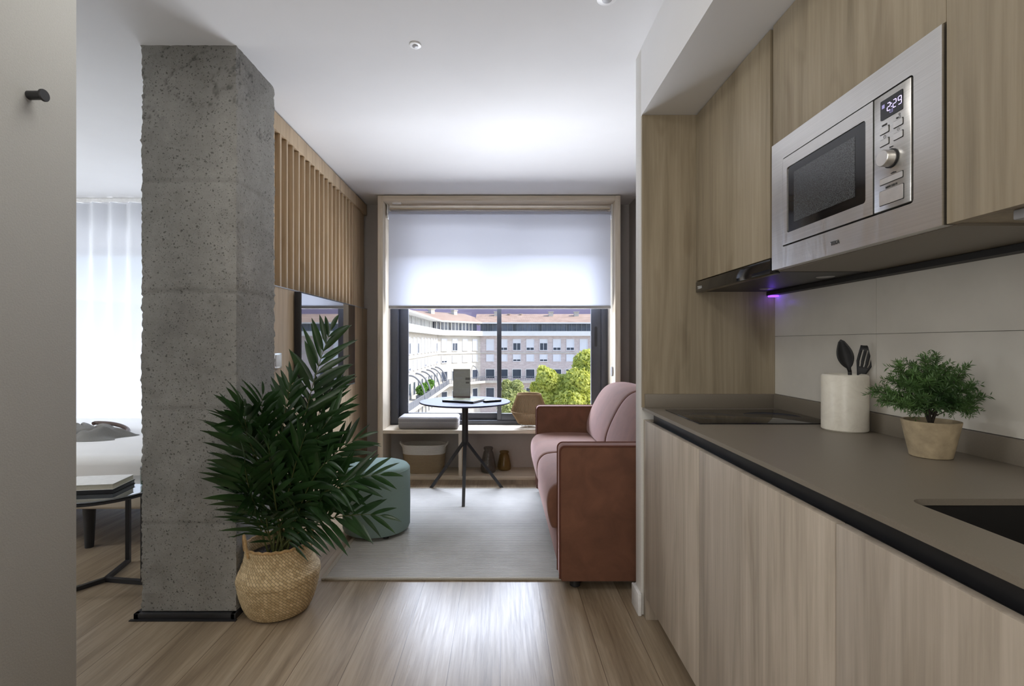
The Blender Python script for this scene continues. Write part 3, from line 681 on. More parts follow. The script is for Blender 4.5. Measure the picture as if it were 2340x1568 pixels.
def turner():
    t = thing('slotted_turner', 'black slotted turner leaning right in the marble pot', 'turner', (UX, UY, CT + 0.02))
    bm = B(); a = Vector((UX - 0.012, UY + 0.015, CT + 0.014)); b = at_pot(1966, 862, 0.01); tube(bm, [a, a.lerp(b, 0.6), b], [0.0045, 0.005, 0.006], 10); obj('handle', bm, 'blackmatte', t)
    top = at_pot(1985, 786, 0.01); ax = top - b; L = ax.length; ax.normalize()
    toC = (Vector((0, 0, 1.2)) - b).normalized(); sd = ax.cross(toC).normalized(); nn = sd.cross(ax).normalized()
    if (at_pot(2000, 820, 0.01) - b).dot(sd) < 0: sd = -sd
    bm = B()
    # bars between three slots, closed at both ends
    def width(s): return (-0.009 - 0.012 * min(1, s / 0.45) + 0.004 * max(0, s - 0.6), 0.009 + 0.0155 * min(1, s / 0.4) - 0.006 * max(0, (s - 0.75)))
    N = 20; cols = [0, 0.19, 0.27, 0.46, 0.54, 0.73, 0.81, 1.0]; rows = []
    for i in range(N + 1):
        s = i / N; l, r_ = width(s); row = []
        for c in cols:
            q = l + (r_ - l) * c; ss = s if s < 0.9 else s - (s - 0.9) * 1.2 * (1 - c)
            row.append(bm.verts.new(b + ax * (L * ss) + sd * q + nn * 0.006 * math.sin(PI * s)))
        rows.append(row)
    for i in range(N):
        for j in range(7):
            s = (i + 0.5) / N
            if j in (1, 3, 5) and 0.30 < s < 0.80: continue
            bm.faces.new((rows[i][j], rows[i][j + 1], rows[i + 1][j + 1], rows[i + 1][j]))
    o = obj('blade', bm, 'blackmatte', t); md = o.modifiers.new('thick', 'SOLIDIFY'); md.thickness = 0.003
spoon(); turner()

# small needle plant
def needle_plant():
    px, py = 1.073, 1.238
    t = thing('potted_plant', 'small bushy needle-leaved plant in a worn clay pot on the worktop', 'plant', (px, py, CT))
    bm = B()
    lathe(bm, [(0.040, 0), (0.0425, 0.002), (0.0595, 0.088), (0.0595, 0.0905), (0.054, 0.0905), (0.052, 0.078)], (px, py, CT), 56, False)
    bm.faces.new([v for v in bm.verts if abs(v.co.z - CT) < 1e-5][::-1]); obj('pot', bm, 'clay', t)
    bm = B(); lathe(bm, [(0.0525, 0.076), (0.03, 0.081), (0.004, 0.083)], (px, py, CT), 32, True); obj('soil', bm, 'soil', t)
    rnd = random.Random(5); bz = CT + 0.08
    bm = B(); tubes = []
    for i in range(5):
        a = i * 1.256; e = Vector((px + 0.016 * math.cos(a), py + 0.016 * math.sin(a), bz + 0.05)); tube(bm, [(px, py, bz), ((px + e.x) / 2, (py + e.y) / 2, bz + 0.022), e], [0.0045, 0.003, 0.0022], 7)
    obj('trunk', bm, 'twig', t)
    tips = []
    for (qx, qy, d) in ((1995, 895, -0.02), (2030, 862, 0.02), (2050, 835, 0.0), (2085, 830, 0.05), (2110, 815, -0.02), (2140, 818, 0.03), (2165, 840, -0.05), (2205, 838, 0.0), (2210, 865, 0.04), (2240, 905, -0.03), (2248, 935, 0.0), (2225, 885, -0.05),
                        (2015, 915, -0.04), (2050, 925, -0.05), (2075, 880, -0.06), (2120, 870, -0.07), (2160, 890, -0.07), (2195, 920, -0.05), (2100, 910, -0.08), (2145, 925, -0.08), (2060, 870, 0.04), (2180, 865, 0.05), (2120, 845, 0.06), (2030, 900, 0.03), (2210, 930, -0.02), (2090, 850, -0.04), (2140, 850, -0.05)):
        p = W(qx, qy, py + d)
        if p.x > 1.185: p.x = 1.185 - 0.01 * rnd.random()
        tips.append(p)
    for p in tips:
        b0 = Vector((px + rnd.uniform(-.012, .012), py + rnd.uniform(-.012, .012), bz + rnd.uniform(.02, .05)))
        mid = b0.lerp(p, 0.5) + Vector((0, 0, rnd.uniform(-.004, .016)))
        pts = [((1 - s) ** 2) * b0 + 2 * s * (1 - s) * mid + s * s * p for s in [i / 12 for i in range(13)]]
        bm = B(); tube(bm, pts, [0.0016 - 0.0011 * i / 12 for i in range(13)], 5)
        br = obj('branch', bm, 'twig', t)
        bm = B(); L = (p - b0).length
        def needles(q0, q1, cnt, ln):
            for k in range(cnt):
                s = k / cnt; c = q0.lerp(q1, s); d = (q1 - q0).normalized()
                r = Vector((rnd.gauss(0, 1), rnd.gauss(0, 1), rnd.gauss(0, 1))); r = (r - d * r.dot(d)).normalized()
                dv = (d * 0.65 + r * 0.9).normalized(); l = ln * rnd.uniform(0.7, 1.15); sd = dv.cross(Vector((rnd.random(), rnd.random(), rnd.random()))).normalized() * 0.0011
                bm.faces.new([bm.verts.new(c - sd * 0.5), bm.verts.new(c + dv * l * 0.5 - sd), bm.verts.new(c + dv * l), bm.verts.new(c + dv * l * 0.5 + sd)])
        for i in range(3, 12): needles(pts[i], pts[i + 1], 16, 0.0165)
        for i in range(5, 12):
            for _ in range(2):
                d = (pts[i + 1] - pts[i]).normalized(); r = Vector((rnd.gauss(0, 1), rnd.gauss(0, 1), rnd.gauss(0, 1))).normalized()
                q = pts[i] + (d * 0.7 + r * 0.7).normalized() * 0.026
                if q.x > 1.187: q.x = 1.187
                needles(pts[i], q, 18, 0.0145)
        for v in bm.verts:
            if v.co.x > 1.1885: v.co.x = 1.1885
        obj('needles', bm, 'needle', br, recalc=False)
needle_plant()

# ------------------------------------------------------------------ sofa
def soft(bm, sub=2):
    bmesh.ops.subdivide_edges(bm, edges=bm.edges, cuts=sub, use_grid_fill=True)
def profile_cushion(name, prof, ya, yb, mat, parent, inset=0.02):
    """prof: closed (x,z) outline; extruded along y with softly rounded ends"""
    cx = sum(p[0] for p in prof) / len(prof); cz = sum(p[1] for p in prof) / len(prof)
    bm = B(); rows = []
    for (y, k) in ((ya, 0.86), (ya + 0.006, 0.94), (ya + 0.02, 0.99), (ya + 0.045, 1.0), ((ya + yb) / 2 - .12, 1.008), ((ya + yb) / 2, 1.012), ((ya + yb) / 2 + .12, 1.008), (yb - 0.045, 1.0), (yb - 0.02, 0.99), (yb - 0.006, 0.94), (yb, 0.86)):
        rows.append([bm.verts.new((cx + (p[0] - cx) * (1 - (1 - k) * 0.5), y, cz + (p[1] - cz) * k)) for p in prof])
    m = len(prof)
    for i in range(len(rows) - 1):
        for k in range(m): bm.faces.new((rows[i][k], rows[i][(k + 1) % m], rows[i + 1][(k + 1) % m], rows[i + 1][k]))
    bm.faces.new(rows[0][::-1]); bm.faces.new(rows[-1])
    o = obj(name, bm, mat, parent, ang=70)
    return o
def smooth_outline(pts, n=4):
    out = []; m = len(pts)
    for i in range(m):
        p0, p1, p2, p3 = (Vector(pts[(i + k - 1) % m]) for k in range(4))
        for j in range(n):
            s = j / n
            out.append(tuple(0.5 * ((2 * p1) + (-p0 + p2) * s + (2 * p0 - 5 * p1 + 4 * p2 - p3) * s * s + (-p0 + 3 * p1 - 3 * p2 + p3) * s ** 3)))
    return out
def sofa():
    t = thing('sofa', 'terracotta velvet two-seat sofa with slim high arms against the right wall', 'sofa', (0.75, 3.2, 0))
    for ya, yb in ((2.40, 2.50), (3.90, 4.00)):
        bm = B(); pr = [(0.29, 0.055), (1.19, 0.055), (1.19, 0.70), (0.29, 0.70)]
        # rounded front-top corner
        pr = [(0.30, 0.045), (1.19, 0.045), (1.19, 0.70)] + [(0.29 + 0.025 - 0.025 * math.sin(a), 0.70 - 0.025 + 0.025 * math.cos(a)) for a in [PI / 2 * i / 6 for i in range(7)]] + [(0.29, 0.06)]
        prism(bm, [(x, ya, z) for x, z in pr], (0, yb - ya, 0))
        es = [e for e in bm.edges if abs(e.verts[0].co.y - e.verts[1].co.y) < 1e-6]
        bmesh.ops.bevel(bm, geom=es, offset=0.008, segments=3, profile=0.5, affect='EDGES')
        a = obj('armrest', bm, 'velvet', t, ang=50)
        for yy in (ya + 0.002, yb - 0.002):
            bm = B(); tube(bm, [(x + (0.0 if x > 0.6 else -0.001), yy, z + 0.0) for x, z in pr[2:]], 0.0048, 6)
            obj('piping', bm, 'piping', a)
    obj('base', bx(0.295, 1.19, 2.50, 3.90, 0.06, 0.28, bev=0.01), 'velvet', t)
    obj('back_frame', bx(1.05, 1.19, 2.50, 3.90, 0.28, 0.78, bev=0.03), 'velvet', t)
    seat = smooth_outline([(0.262, 0.262), (0.242, 0.33), (0.238, 0.41), (0.262, 0.468), (0.33, 0.497), (0.55, 0.503), (0.80, 0.492), (1.0, 0.47), (1.03, 0.38), (1.0, 0.29), (0.8, 0.282), (0.55, 0.282), (0.36, 0.281), (0.30, 0.27)])
    back = smooth_outline([(0.69, 0.50), (0.675, 0.55), (0.685, 0.62), (0.725, 0.72), (0.79, 0.83), (0.86, 0.885), (0.96, 0.898), (1.08, 0.87), (1.15, 0.80), (1.13, 0.70), (1.0, 0.62), (0.9, 0.53), (0.80, 0.50)])
    for ya, yb in ((2.503, 3.198), (3.202, 3.897)):
        profile_cushion('seat_cushion', seat, ya, yb, 'velvet', t)
        b = profile_cushion('back_cushion', back, ya, yb, 'velvet', t)
        for yy in (ya + 0.006, yb - 0.006):
            bm = B(); tube(bm, [(x, yy, z) for x, z in [( (p[0] - .9) * .975 + .9, (p[1] - .7) * 0.955 + .7) for p in back]], 0.003, 5, closed=True); obj('piping', bm, 'piping', b)
    for x, y in ((0.37, 2.46), (1.12, 2.46), (0.37, 3.94), (1.12, 3.94)):
        bm = B(); z0 = 0.0105 if (x < 0.9 and y > 3) else 0.0; lathe(bm, [(0.022, z0), (0.026, z0 + 0.004), (0.026, 0.05)], (x, y, 0), 24, True); obj('foot', bm, 'black', t)
sofa()

# ------------------------------------------------------------------ rug, pouf, table
t = thing('rug', 'pale grey ribbed rug on the oak floor', 'rug', (0, 3.2, 0))
bm = B(); box(bm, -0.885, 0.96, 2.525, 4.06, 0.0, 0.010, bev=0.002); obj('pile', bm, 'rug', t)
bm = B(); box(bm, -0.905, -0.885, 2.508, 4.078, 0.0, 0.012, bev=0.003); box(bm, -0.885, 0.96, 2.508, 2.525, 0.0, 0.012, bev=0.003); box(bm, -0.885, 0.96, 4.06, 4.078, 0.0, 0.012, bev=0.003)
obj('binding', bm, 'rugedge', t)
t = thing('pouf', 'sage green round pouf standing half on the rug', 'pouf', (-0.785, 3.16, 0.012))
bm = B(); R_ = 0.208
lathe(bm, [(R_ - 0.02, 0.03), (R_ - 0.006, 0.035), (R_, 0.05), (R_ + 0.002, 0.2), (R_, 0.395), (R_ - 0.004, 0.412), (R_ - 0.014, 0.424), (R_ - 0.03, 0.430), (R_ * 0.6, 0.434), (0.02, 0.436)], (-0.785, 3.16, 0), 72, True)
obj('cover', bm, 'pouf', t)
bm = B(); tube(bm, [(-0.785 + (R_ - 0.002) * math.cos(a), 3.16 + (R_ - 0.002) * math.sin(a), 0.405) for a in [2 * PI * i / 72 for i in range(72)]], 0.0022, 5, closed=True); obj('seam', bm, 'pouf', t)
for a in (0.6, 2.2, 3.8, 5.3):
    bm = B(); x, y = -0.785 + 0.16 * math.cos(a), 3.16 + 0.16 * math.sin(a); lathe(bm, [(0.018, 0.0125), (0.02, 0.032)], (x, y, 0), 20, True); obj('foot', bm, 'black', t)

TX, TY = -0.278, 3.935
t = thing('pedestal_table', 'round dark table on a black tripod base by the window', 'table', (TX, TY, 0))
bm = B(); lathe(bm, [(0.345, 0.727), (0.357, 0.731), (0.358, 0.737), (0.354, 0.7405), (0.01, 0.7405)], (TX, TY, 0), 96, True); obj('tabletop', bm, 'tabletop', t)
bm = B(); lathe(bm, [(0.08, 0.718), (0.08, 0.727)], (TX, TY, 0), 32, True); obj('mounting_plate', bm, 'black', t)
bm = B(); tube(bm, [(TX, TY, 0.718), (TX, TY, 0.40)], 0.025, 24); obj('column', bm, 'black', t)
for fx, fy in ((-0.268, 3.615), (-0.572, 4.095), (0.016, 4.10)):
    bm = B(); a = Vector((TX, TY, 0.43)); b = Vector((fx, fy, 0.012 if fy < 4.05 else 0.001)); d = (b - a).normalized()
    s = Vector((0, 0, 1)).cross(d).normalized(); u = d.cross(s)
    pts = []
    for (w, h) in ((-0.014, -0.010), (0.014, -0.010), (0.014, 0.010), (-0.014, 0.010)): pts.append((w, h))
    top = [bm.verts.new(a + s * w + u * h) for w, h in pts]; bot = []
    for w, h in pts:
        q = a + s * w * 0.8 + u * h; k = (b.z - q.z) / d.z; bot.append(bm.verts.new(q + d * k))
    for i in range(4): bm.faces.new((top[i], top[(i + 1) % 4], bot[(i + 1) % 4], bot[i]))
    bm.faces.new(top[::-1]); bm.faces.new(bot); obj('leg', bm, 'black', t)

def rot_box(bm, c, sx, sy, z0, z1, ang, bev=0.0):
    box(bm, -sx / 2, sx / 2, -sy / 2, sy / 2, z0, z1, bev=bev, mat=Matrix.Translation((c[0], c[1], 0)) @ Matrix.Rotation(ang, 4, 'Z'))
a = math.radians(-24)
t = thing('catalogue', 'dark catalogue with a photo cover lying on the round table', 'book', (-0.286, 3.905, 0.741))
bm = B(); rot_box(bm, (-0.286, 3.905), 0.262, 0.20, 0.743, 0.7535, a); obj('pages', bm, 'paper', t)
bm = B(); rot_box(bm, (-0.286, 3.905), 0.27, 0.207, 0.741, 0.7435, a); rot_box(bm, (-0.286, 3.905), 0.27, 0.207, 0.7535, 0.756, a)
Mx = Matrix.Translation((-0.286, 3.905, 0)) @ Matrix.Rotation(a, 4, 'Z'); box(bm, -0.135, 0.135, -0.1035, -0.100, 0.741, 0.756, mat=Mx); obj('cover', bm, 'black', t)
bm = B(); box(bm, -0.12, 0.09, -0.06, 0.09, 0.756, 0.7565, mat=Mx); obj('cover_photo', bm, leafmat('cover_photo', srgb(150, 160, 120), srgb(210, 214, 206), 0.15, 0.0), t)
t = thing('information_card', 'standing information card, greyed with painted backlight shade, at the back of the round table', 'card', (-0.31, 4.09, 0.741))
cy = 4.085; k = cy / F
cl, cr, ctop = (1035 - CX) * k, (1074 - CX) * k, EYE - (844 - CY) * k
cb = 0.7415
bm = B()
prism(bm, [(cl, cy, cb), (cl, cy + 0.0015, cb), (cl, cy + 0.0365, ctop), (cl, cy + 0.035, ctop)], (cr - cl, 0, 0)); prism(bm, [(cl, cy + 0.072, cb), (cl, cy + 0.0735, cb), (cl, cy + 0.0365, ctop), (cl, cy + 0.035, ctop)], (cr - cl, 0, 0))
obj('card', bm, plain('shaded_card', srgb(146, 147, 138), 0.6), t)  # the grey carries the shade of the card's backlit front
bm = B(); w = cr - cl; h = ctop - cb
def bar(u0, u1, v): box(bm, cl + w * u0, cl + w * u1, cy - 0.0008 + 0.035 * v, cy - 0.0002 + 0.035 * v, cb + h * v - 0.0012, cb + h * v + 0.0012)
for v, u0, u1 in ((0.90, 0.1, 0.7), (0.87, 0.1, 0.82), (0.72, 0.1, 0.62), (0.70, 0.1, 0.55), (0.68, 0.1, 0.60), (0.66, 0.1, 0.45), (0.55, 0.22, 0.58), (0.53, 0.22, 0.45), (0.34, 0.05, 0.95), (0.31, 0.05, 0.95), (0.28, 0.05, 0.95), (0.25, 0.05, 0.95), (0.22, 0.05, 0.95), (0.19, 0.05, 0.95)): bar(u0, u1, v)
obj('printed_lines', bm, 'grey_plastic', t)
bm = B()
def area(u0, u1, v0, v1): 
    p = [(cl + w * u0, cy - 0.0006 + 0.035 * v0, cb + h * v0), (cl + w * u1, cy - 0.0006 + 0.035 * v0, cb + h * v0), (cl + w * u1, cy - 0.0006 + 0.035 * v1, cb + h * v1), (cl + w * u0, cy - 0.0006 + 0.035 * v1, cb + h * v1)]
    prism(bm, p, (0, 0.0003, 0))
area(0.72, 0.98, 0.63, 0.71); area(0.74, 0.95, 0.51, 0.57); obj('printed_blocks', bm, plain('print_grey', srgb(84, 82, 76), 0.6), t)
bm = B(); area(0.0, 1.0, 0.01, 0.09); obj('card_foot', bm, 'leather', t)
t = thing('remote_control', 'small black remote control lying on the round table', 'remote control', (-0.06, 3.88, 0.741))
bm = B(); rot_box(bm, (-0.062, 3.87), 0.15, 0.042, 0.741, 0.758, math.radians(34), 0.005); obj('housing', bm, 'black', t)
Mx = Matrix.Translation((-0.062, 3.87, 0)) @ Matrix.Rotation(math.radians(34), 4, 'Z')
bm = B()
for i in range(5):
    for j in (-1, 0, 1): box(bm, -0.055 + i * 0.018, -0.046 + i * 0.018, j * 0.011 - 0.0035, j * 0.011 + 0.0035, 0.758, 0.7592, mat=Mx)
obj('keypad', bm, 'led', t)

# ------------------------------------------------------------------ things on the bench
t = thing('seat_cushion', 'grey box cushion lying on the window bench', 'cushion', (-0.64, 4.5, 0.435))
bm = B(); vs = box(bm, -0.905, -0.373, 4.395, 4.63, 0.436, 0.545, bev=0.022, seg=4); obj('cover', bm, 'greyfab', t)
bm = B()
for z in (0.494, 0.528):
    pr = rrect(0.532, 0.235, 0.022, 5, -0.639, 4.5125); tube(bm, [(x, y, z) for x, y in pr], 0.0018, 5, closed=True)
obj('piping', bm, plain('pale_piping', srgb(190, 188, 186), 0.9), t)

LX, LY = 0.262, 4.50
t = thing('wicker_lamp', 'wicker table lamp with waisted cane shade on the bench behind the sofa', 'lamp', (LX, LY, 0.435))
prof = [(0.100, 0.476), (0.1625, 0.580), (0.150, 0.625), (0.103, 0.742)]
def prof_r(z):
    for (r0, z0), (r1, z1) in zip(prof, prof[1:]):
        if z0 <= z <= z1: return r0 + (r1 - r0) * (z - z0) / (z1 - z0)
bm = B(); N = 88
for i in range(N):
    a = 2 * PI * i / N
    tube(bm, [(LX + (r) * math.cos(a), LY + r * math.sin(a), z) for r, z in prof], 0.0024, 4)
for z in (0.477, 0.481, 0.580, 0.584, 0.732, 0.737, 0.742):
    r = prof_r(z) + 0.002; tube(bm, [(LX + r * math.cos(a), LY + r * math.sin(a), z) for a in [2 * PI * i / 64 for i in range(64)]], 0.0024, 4, closed=True)
obj('lamp_shade', bm, 'wicker', t)
bm = B(); lathe(bm, [(r - 0.006, z) for r, z in prof], (LX, LY, 0), 48); obj('liner', bm, 'liner', t)
for a in (0.3, 0.3 + 2 * PI / 3, 0.3 + 4 * PI / 3):
    bm = B(); tube(bm, [(LX + 0.1 * math.cos(a - .12), LY + 0.1 * math.sin(a - .12), 0.478), (LX + 0.085 * math.cos(a), LY + 0.085 * math.sin(a), 0.4375), (LX + 0.1 * math.cos(a + .12), LY + 0.1 * math.sin(a + .12), 0.478)], 0.0022, 6); obj('wire_leg', bm, 'plasticw', t)

t = thing('rope_basket', 'oval rope basket with white upper band in the left bench niche', 'basket', (-0.692, 4.53, 0.032))
def rope_rows(bm, z0, z1, inner=False, n=None):
    z = z0
    while z < z1:
        k = (z - 0.032) / 0.25; rx = 0.172 + 0.022 * k; ry = 0.098 + 0.012 * k
        tube(bm, [(-0.692 + rx * math.copysign(abs(math.cos(a)) ** 0.75, math.cos(a)), 4.53 + ry * math.copysign(abs(math.sin(a)) ** 0.75, math.sin(a)), z) for a in [2 * PI * i / 56 for i in range(56)]], 0.0068, 6, closed=True)
        z += 0.0105
bm = B(); rope_rows(bm, 0.039, 0.205); lathe(bm, [(0.16, 0.034), (0.01, 0.034)], (-0.692, 4.53, 0), 40, True, 1.0, 0.55); obj('body', bm, 'rope_b', t)
bm = B(); rope_rows(bm, 0.206, 0.285); obj('upper_band', bm, 'rope_w', t)
for s in (-1, 1):
    bm = B(); x = -0.692 + s * 0.19; tube(bm, [(x, 4.50, 0.262), (x + s * 0.022, 4.505, 0.288), (x + s * 0.026, 4.53, 0.297), (x + s * 0.022, 4.555, 0.288), (x, 4.56, 0.262)], 0.008, 8); obj('handle', bm, 'rope_w', t)
def vase(label, x, y, r, h, mat, neck):
    bm = B(); z = 0.032
    pr = [(r * 0.75, 0.0), (r * 0.93, 0.008), (r, h * 0.16), (r * 0.95, h * 0.32), (neck * 1.05, h * 0.80), (neck * 0.86, h * 0.87), (neck * 0.98, h * 0.93), (neck * 1.06, h * 0.965), (neck * 0.98, h)]
    inn = [(q[0] - 0.005, max(q[1], 0.008)) for q in pr[::-1]]
    pr2 = [(0.002, 0.0)] + pr + inn + [(0.002, 0.008)]
    lathe(bm, pr2, (x, y, z), 48); o = obj('vase', bm, mat, loc=(x, y, z)); tag(o, label, 'vase')
vase('taller smoky grey glass vase in the right bench niche', -0.107, 4.495, 0.071, 0.226, 'smoke', 0.042)
vase('shorter amber glass vase in the right bench niche', 0.037, 4.575, 0.064, 0.172, 'amber', 0.042)

# ------------------------------------------------------------------ palm in its basket
def palm():
    px, py = -1.0, 2.245
    t = thing('potted_palm', 'dark green palm in a round woven belly basket beside the column', 'plant', (px, py, 0))
    ctrl = [(0.118, 0.003), (0.132, 0.010), (0.150, 0.045), (0.166, 0.10), (0.175, 0.150), (0.178, 0.170), (0.174, 0.186), (0.160, 0.205), (0.147, 0.235), (0.140, 0.27), (0.139, 0.305)]
    pr = []
    for i in range(len(ctrl) - 1):
        for j in range(6): s = j / 6; pr.append((ctrl[i][0] * (1 - s) + ctrl[i + 1][0] * s, ctrl[i][1] * (1 - s) + ctrl[i + 1][1] * s))
    pr.append(ctrl[-1])
    def wv(i, k, r, z): return 0.0016 * math.sin(PI * (k / 2.0)) * math.sin(PI * z / 0.011 + (PI if (k // 2) % 2 else 0))
    bm = B(); lathe(bm, pr, (px, py, 0), 160, False, uvscale=1.0, fn=wv)
    inner = [(0.134, 0.305), (0.133, 0.24)]; lathe(bm, inner, (px, py, 0), 80, uvscale=1.0)
    bm.faces.new([v for v in bm.verts if abs(v.co.z - 0.003) < 1e-6][:160][::-1])
    for v in bm.verts:           # the soft basket presses against the column
        if v.co.x < -1.144 and v.co.y > 2.145: v.co.x = -1.144
    b = obj('basket', bm, 'seagrass', t, ang=80)
    bm = B(); tube(bm, [(px + 0.138 * math.cos(a), py + 0.138 * math.sin(a), 0.305 + 0.002 * math.sin(a * 24)) for a in [2 * PI * i / 96 for i in range(96)]], 0.006, 6, closed=True); obj('rim', bm, 'seagrass_rope', b)
    for a0 in (3.75, 0.6):
        bm = B(); pts = []
        for i in range(17):
            s = i / 16; a = a0 + (s - 0.5) * 0.75
            pts.append((px + 0.142 * math.cos(a), py + 0.142 * math.sin(a), 0.275 + 0.085 * math.sin(PI * s)))
        tube(bm, pts, 0.0065, 8)
        obj('handle', bm, 'seagrass_rope', b)
    bm = B(); lathe(bm, [(0.131, 0.25), (0.08, 0.258), (0.004, 0.26)], (px, py, 0), 40, True); obj('soil', bm, 'soil', t)
    rnd = random.Random(11)
    # tip pixel, depth of tip, sideways bow (px), leaf length factor
    fr = [((757, 752), 2.36, (-10, -60), 1.05), ((668, 862), 2.20, (-20, -40), 0.9), ((600, 900), 2.10, (-35, -60), 0.95), ((556, 915), 2.06, (-60, -90), 1.0), ((545, 960), 2.00, (-40, -130), 1.05),
          ((560, 1050), 1.99, (-45, -60), 0.95), ((572, 1125), 1.98, (-40, -40), 0.8), ((822, 1000), 2.35, (-45, -70), 0.95), ((872, 1085), 2.22, (-60, -90), 0.95), ((872, 1178), 2.12, (-60, -60), 0.85),
          ((768, 872), 2.42, (-20, -70), 1.0), ((780, 930), 2.30, (-30, -70), 0.95), ((700, 990), 2.06, (-10, -50), 0.95), ((612, 990), 2.02, (-25, -40), 0.9), ((755, 1050), 2.02, (-20, -70), 0.9), ((610, 1160), 2.06, (-25, -20), 0.6), ((672, 1150), 2.05, (5, -20), 0.6), ((735, 1140), 2.10, (20, -20), 0.6), ((800, 1110), 2.05, (-40, -60), 0.9)]
    for (tip, ty, bow, lf) in fr:
        b0 = Vector((px + rnd.uniform(-.05, .05), py + rnd.uniform(-.05, .05), 0.257))
        p = W(tip[0], tip[1], ty)
        mid = b0.lerp(p, 0.55) + Vector((bow[0] * 0.002, (ty - py) * -0.25, -bow[1] * 0.0013 + 0.02))
        n = 22; pts = [((1 - s) ** 2) * b0 + 2 * s * (1 - s) * mid + s * s * p for s in [i / n for i in range(n + 1)]]
        bm = B(); tube(bm, pts, [0.0045 - 0.0036 * i / n for i in range(n + 1)], 6)
        st = obj('frond', bm, 'stem', t)
        bm = B(); L = sum((pts[i + 1] - pts[i]).length for i in range(n))
        nl = int(6 + L * 14)
        face = (Vector((0, -0.85, 0.45)) + Vector((rnd.uniform(-.35, .35), 0, rnd.uniform(-.2, .3)))).normalized()
        for k in range(nl):
            s = 0.17 + 0.82 * k / (nl - 1); f = s * n; i = min(n - 1, int(f)); c = pts[i].lerp(pts[i + 1], f - i); d = (pts[i + 1] - pts[i]).normalized()
            nrm = (face - d * face.dot(d)).normalized(); side = d.cross(nrm).normalized()
            w_ = (s - 0.17) / 0.83; ll = lf * (0.10 + 0.135 * math.sin(PI * min(1, 0.18 + w_ * 0.80)) ** 0.8) * rnd.uniform(0.88, 1.1)
            for sg in (-1, 1):
                if k == nl - 1 and sg == 1: continue
                ang = math.radians(56 - 30 * w_ + rnd.uniform(-7, 7)) if k < nl - 1 else 0.02
                dv = (d * math.cos(ang) + side * sg * math.sin(ang) + nrm * rnd.uniform(-0.08, 0.28)).normalized()
                wd = 0.0128 * lf * (0.8 + 0.4 * math.sin(PI * w_)); up = dv.cross(side * sg).normalized()
                cr = dv.cross(nrm).normalized(); tw = rnd.uniform(-0.5, 0.5); cr = (cr * math.cos(tw) + nrm * math.sin(tw)).normalized(); fold = dv.cross(cr).normalized()
                rows = []; S = 6
                for q in range(S + 1):
                    u = q / S; ww = wd * (math.sin(PI * (u ** 0.75)) ** 0.8 if 0 < u < 1 else (0.12 if u == 0 else 0.0))
                    pc = c + dv * (ll * u) + Vector((0, 0, -0.028 * lf * u * u)) 
                    rows.append((pc, ww))
                prev = None
                for (pc, ww) in rows:
                    tri = [pc + cr * ww + fold * ww * 0.3, pc, pc - cr * ww + fold * ww * 0.3]
                    for q_ in tri:
                        if q_.y > 2.14 and q_.x < -1.135: q_.y = 2.14 if q_.x < -1.15 or True else q_.y
                    cur = [bm.verts.new(v) for v in tri]
                    if prev:
                        bm.faces.new((prev[0], prev[1], cur[1], cur[0])); bm.faces.new((prev[1], prev[2], cur[2], cur[1]))
                    prev = cur
        obj('leaflets', bm, 'palm', st, recalc=False)
palm()

# ------------------------------------------------------------------ bedroom seen past the column
t = thing('bed', 'low bed with white sheet in the bedroom left of the column', 'bed', (-3.0, 3.5, 0))
bm = B(); box(bm, -4.05, -1.985, 2.82, 4.32, 0.345, 0.553, bev=0.05, seg=5); obj('mattress', bm, 'sheet', t)
bm = B(); box(bm, -4.05, -2.0, 2.84, 4.30, 0.245, 0.340, bev=0.02, seg=3); obj('bed_base', bm, 'bedbase', t)
for x, y in ((-2.415, 2.92), (-3.9, 2.92), (-2.415, 4.2), (-3.9, 4.2)):
    bm = B(); lathe(bm, [(0.022, 0), (0.033, 0.246)], (x, y, 0), 24, True); obj('leg', bm, 'black', t)
def throw():
    t = thing('throw_blanket', 'crumpled grey throw lying on the white bed', 'blanket', (-2.75, 3.35, 0.553))
    bm = B(); nx, ny = 70, 44; g = []
    for i in range(nx + 1):
        row = []
        for j in range(ny + 1):
            u, v = i / nx, j / ny
            x = -3.35 + 0.78 * u + 0.10 * math.sin(v * 4.0) * u - 0.25 * u * v + 0.05 * math.sin(v * 11 + u * 3); y = 3.22 + 0.42 * v + 0.05 * math.sin(u * 6) + 0.10 * u
            e = min(u, 1 - u, v, 1 - v)
            z = 0.5545 + min(1, e * 9) * (0.014 + 0.042 * abs(math.sin(7 * v + 3.5 * math.sin(u * 5)))) + 0.05 * min(1, e * 9) * abs(noise.noise(Vector((u * 5, v * 5, 3))))
            row.append(bm.verts.new((x, y, z)))
        g.append(row)
    for i in range(nx):
        for j in range(ny): bm.faces.new((g[i][j], g[i + 1][j], g[i + 1][j + 1], g[i][j + 1]))
    obj('cloth', bm, 'throw', t, ang=180)
    bm = B(); pts = [(-2.95, 3.60, 0.615), (-2.84, 3.60, 0.618), (-2.73, 3.58, 0.602), (-2.645, 3.53, 0.582), (-2.615, 3.47, 0.570), (-2.64, 3.43, 0.568), (-2.70, 3.42, 0.585)]
    pts = smooth_outline(pts)[:-4]
    tube(bm, pts, [0.014] * len(pts), 8); obj('leather_strap', bm, 'leather', t)
throw()
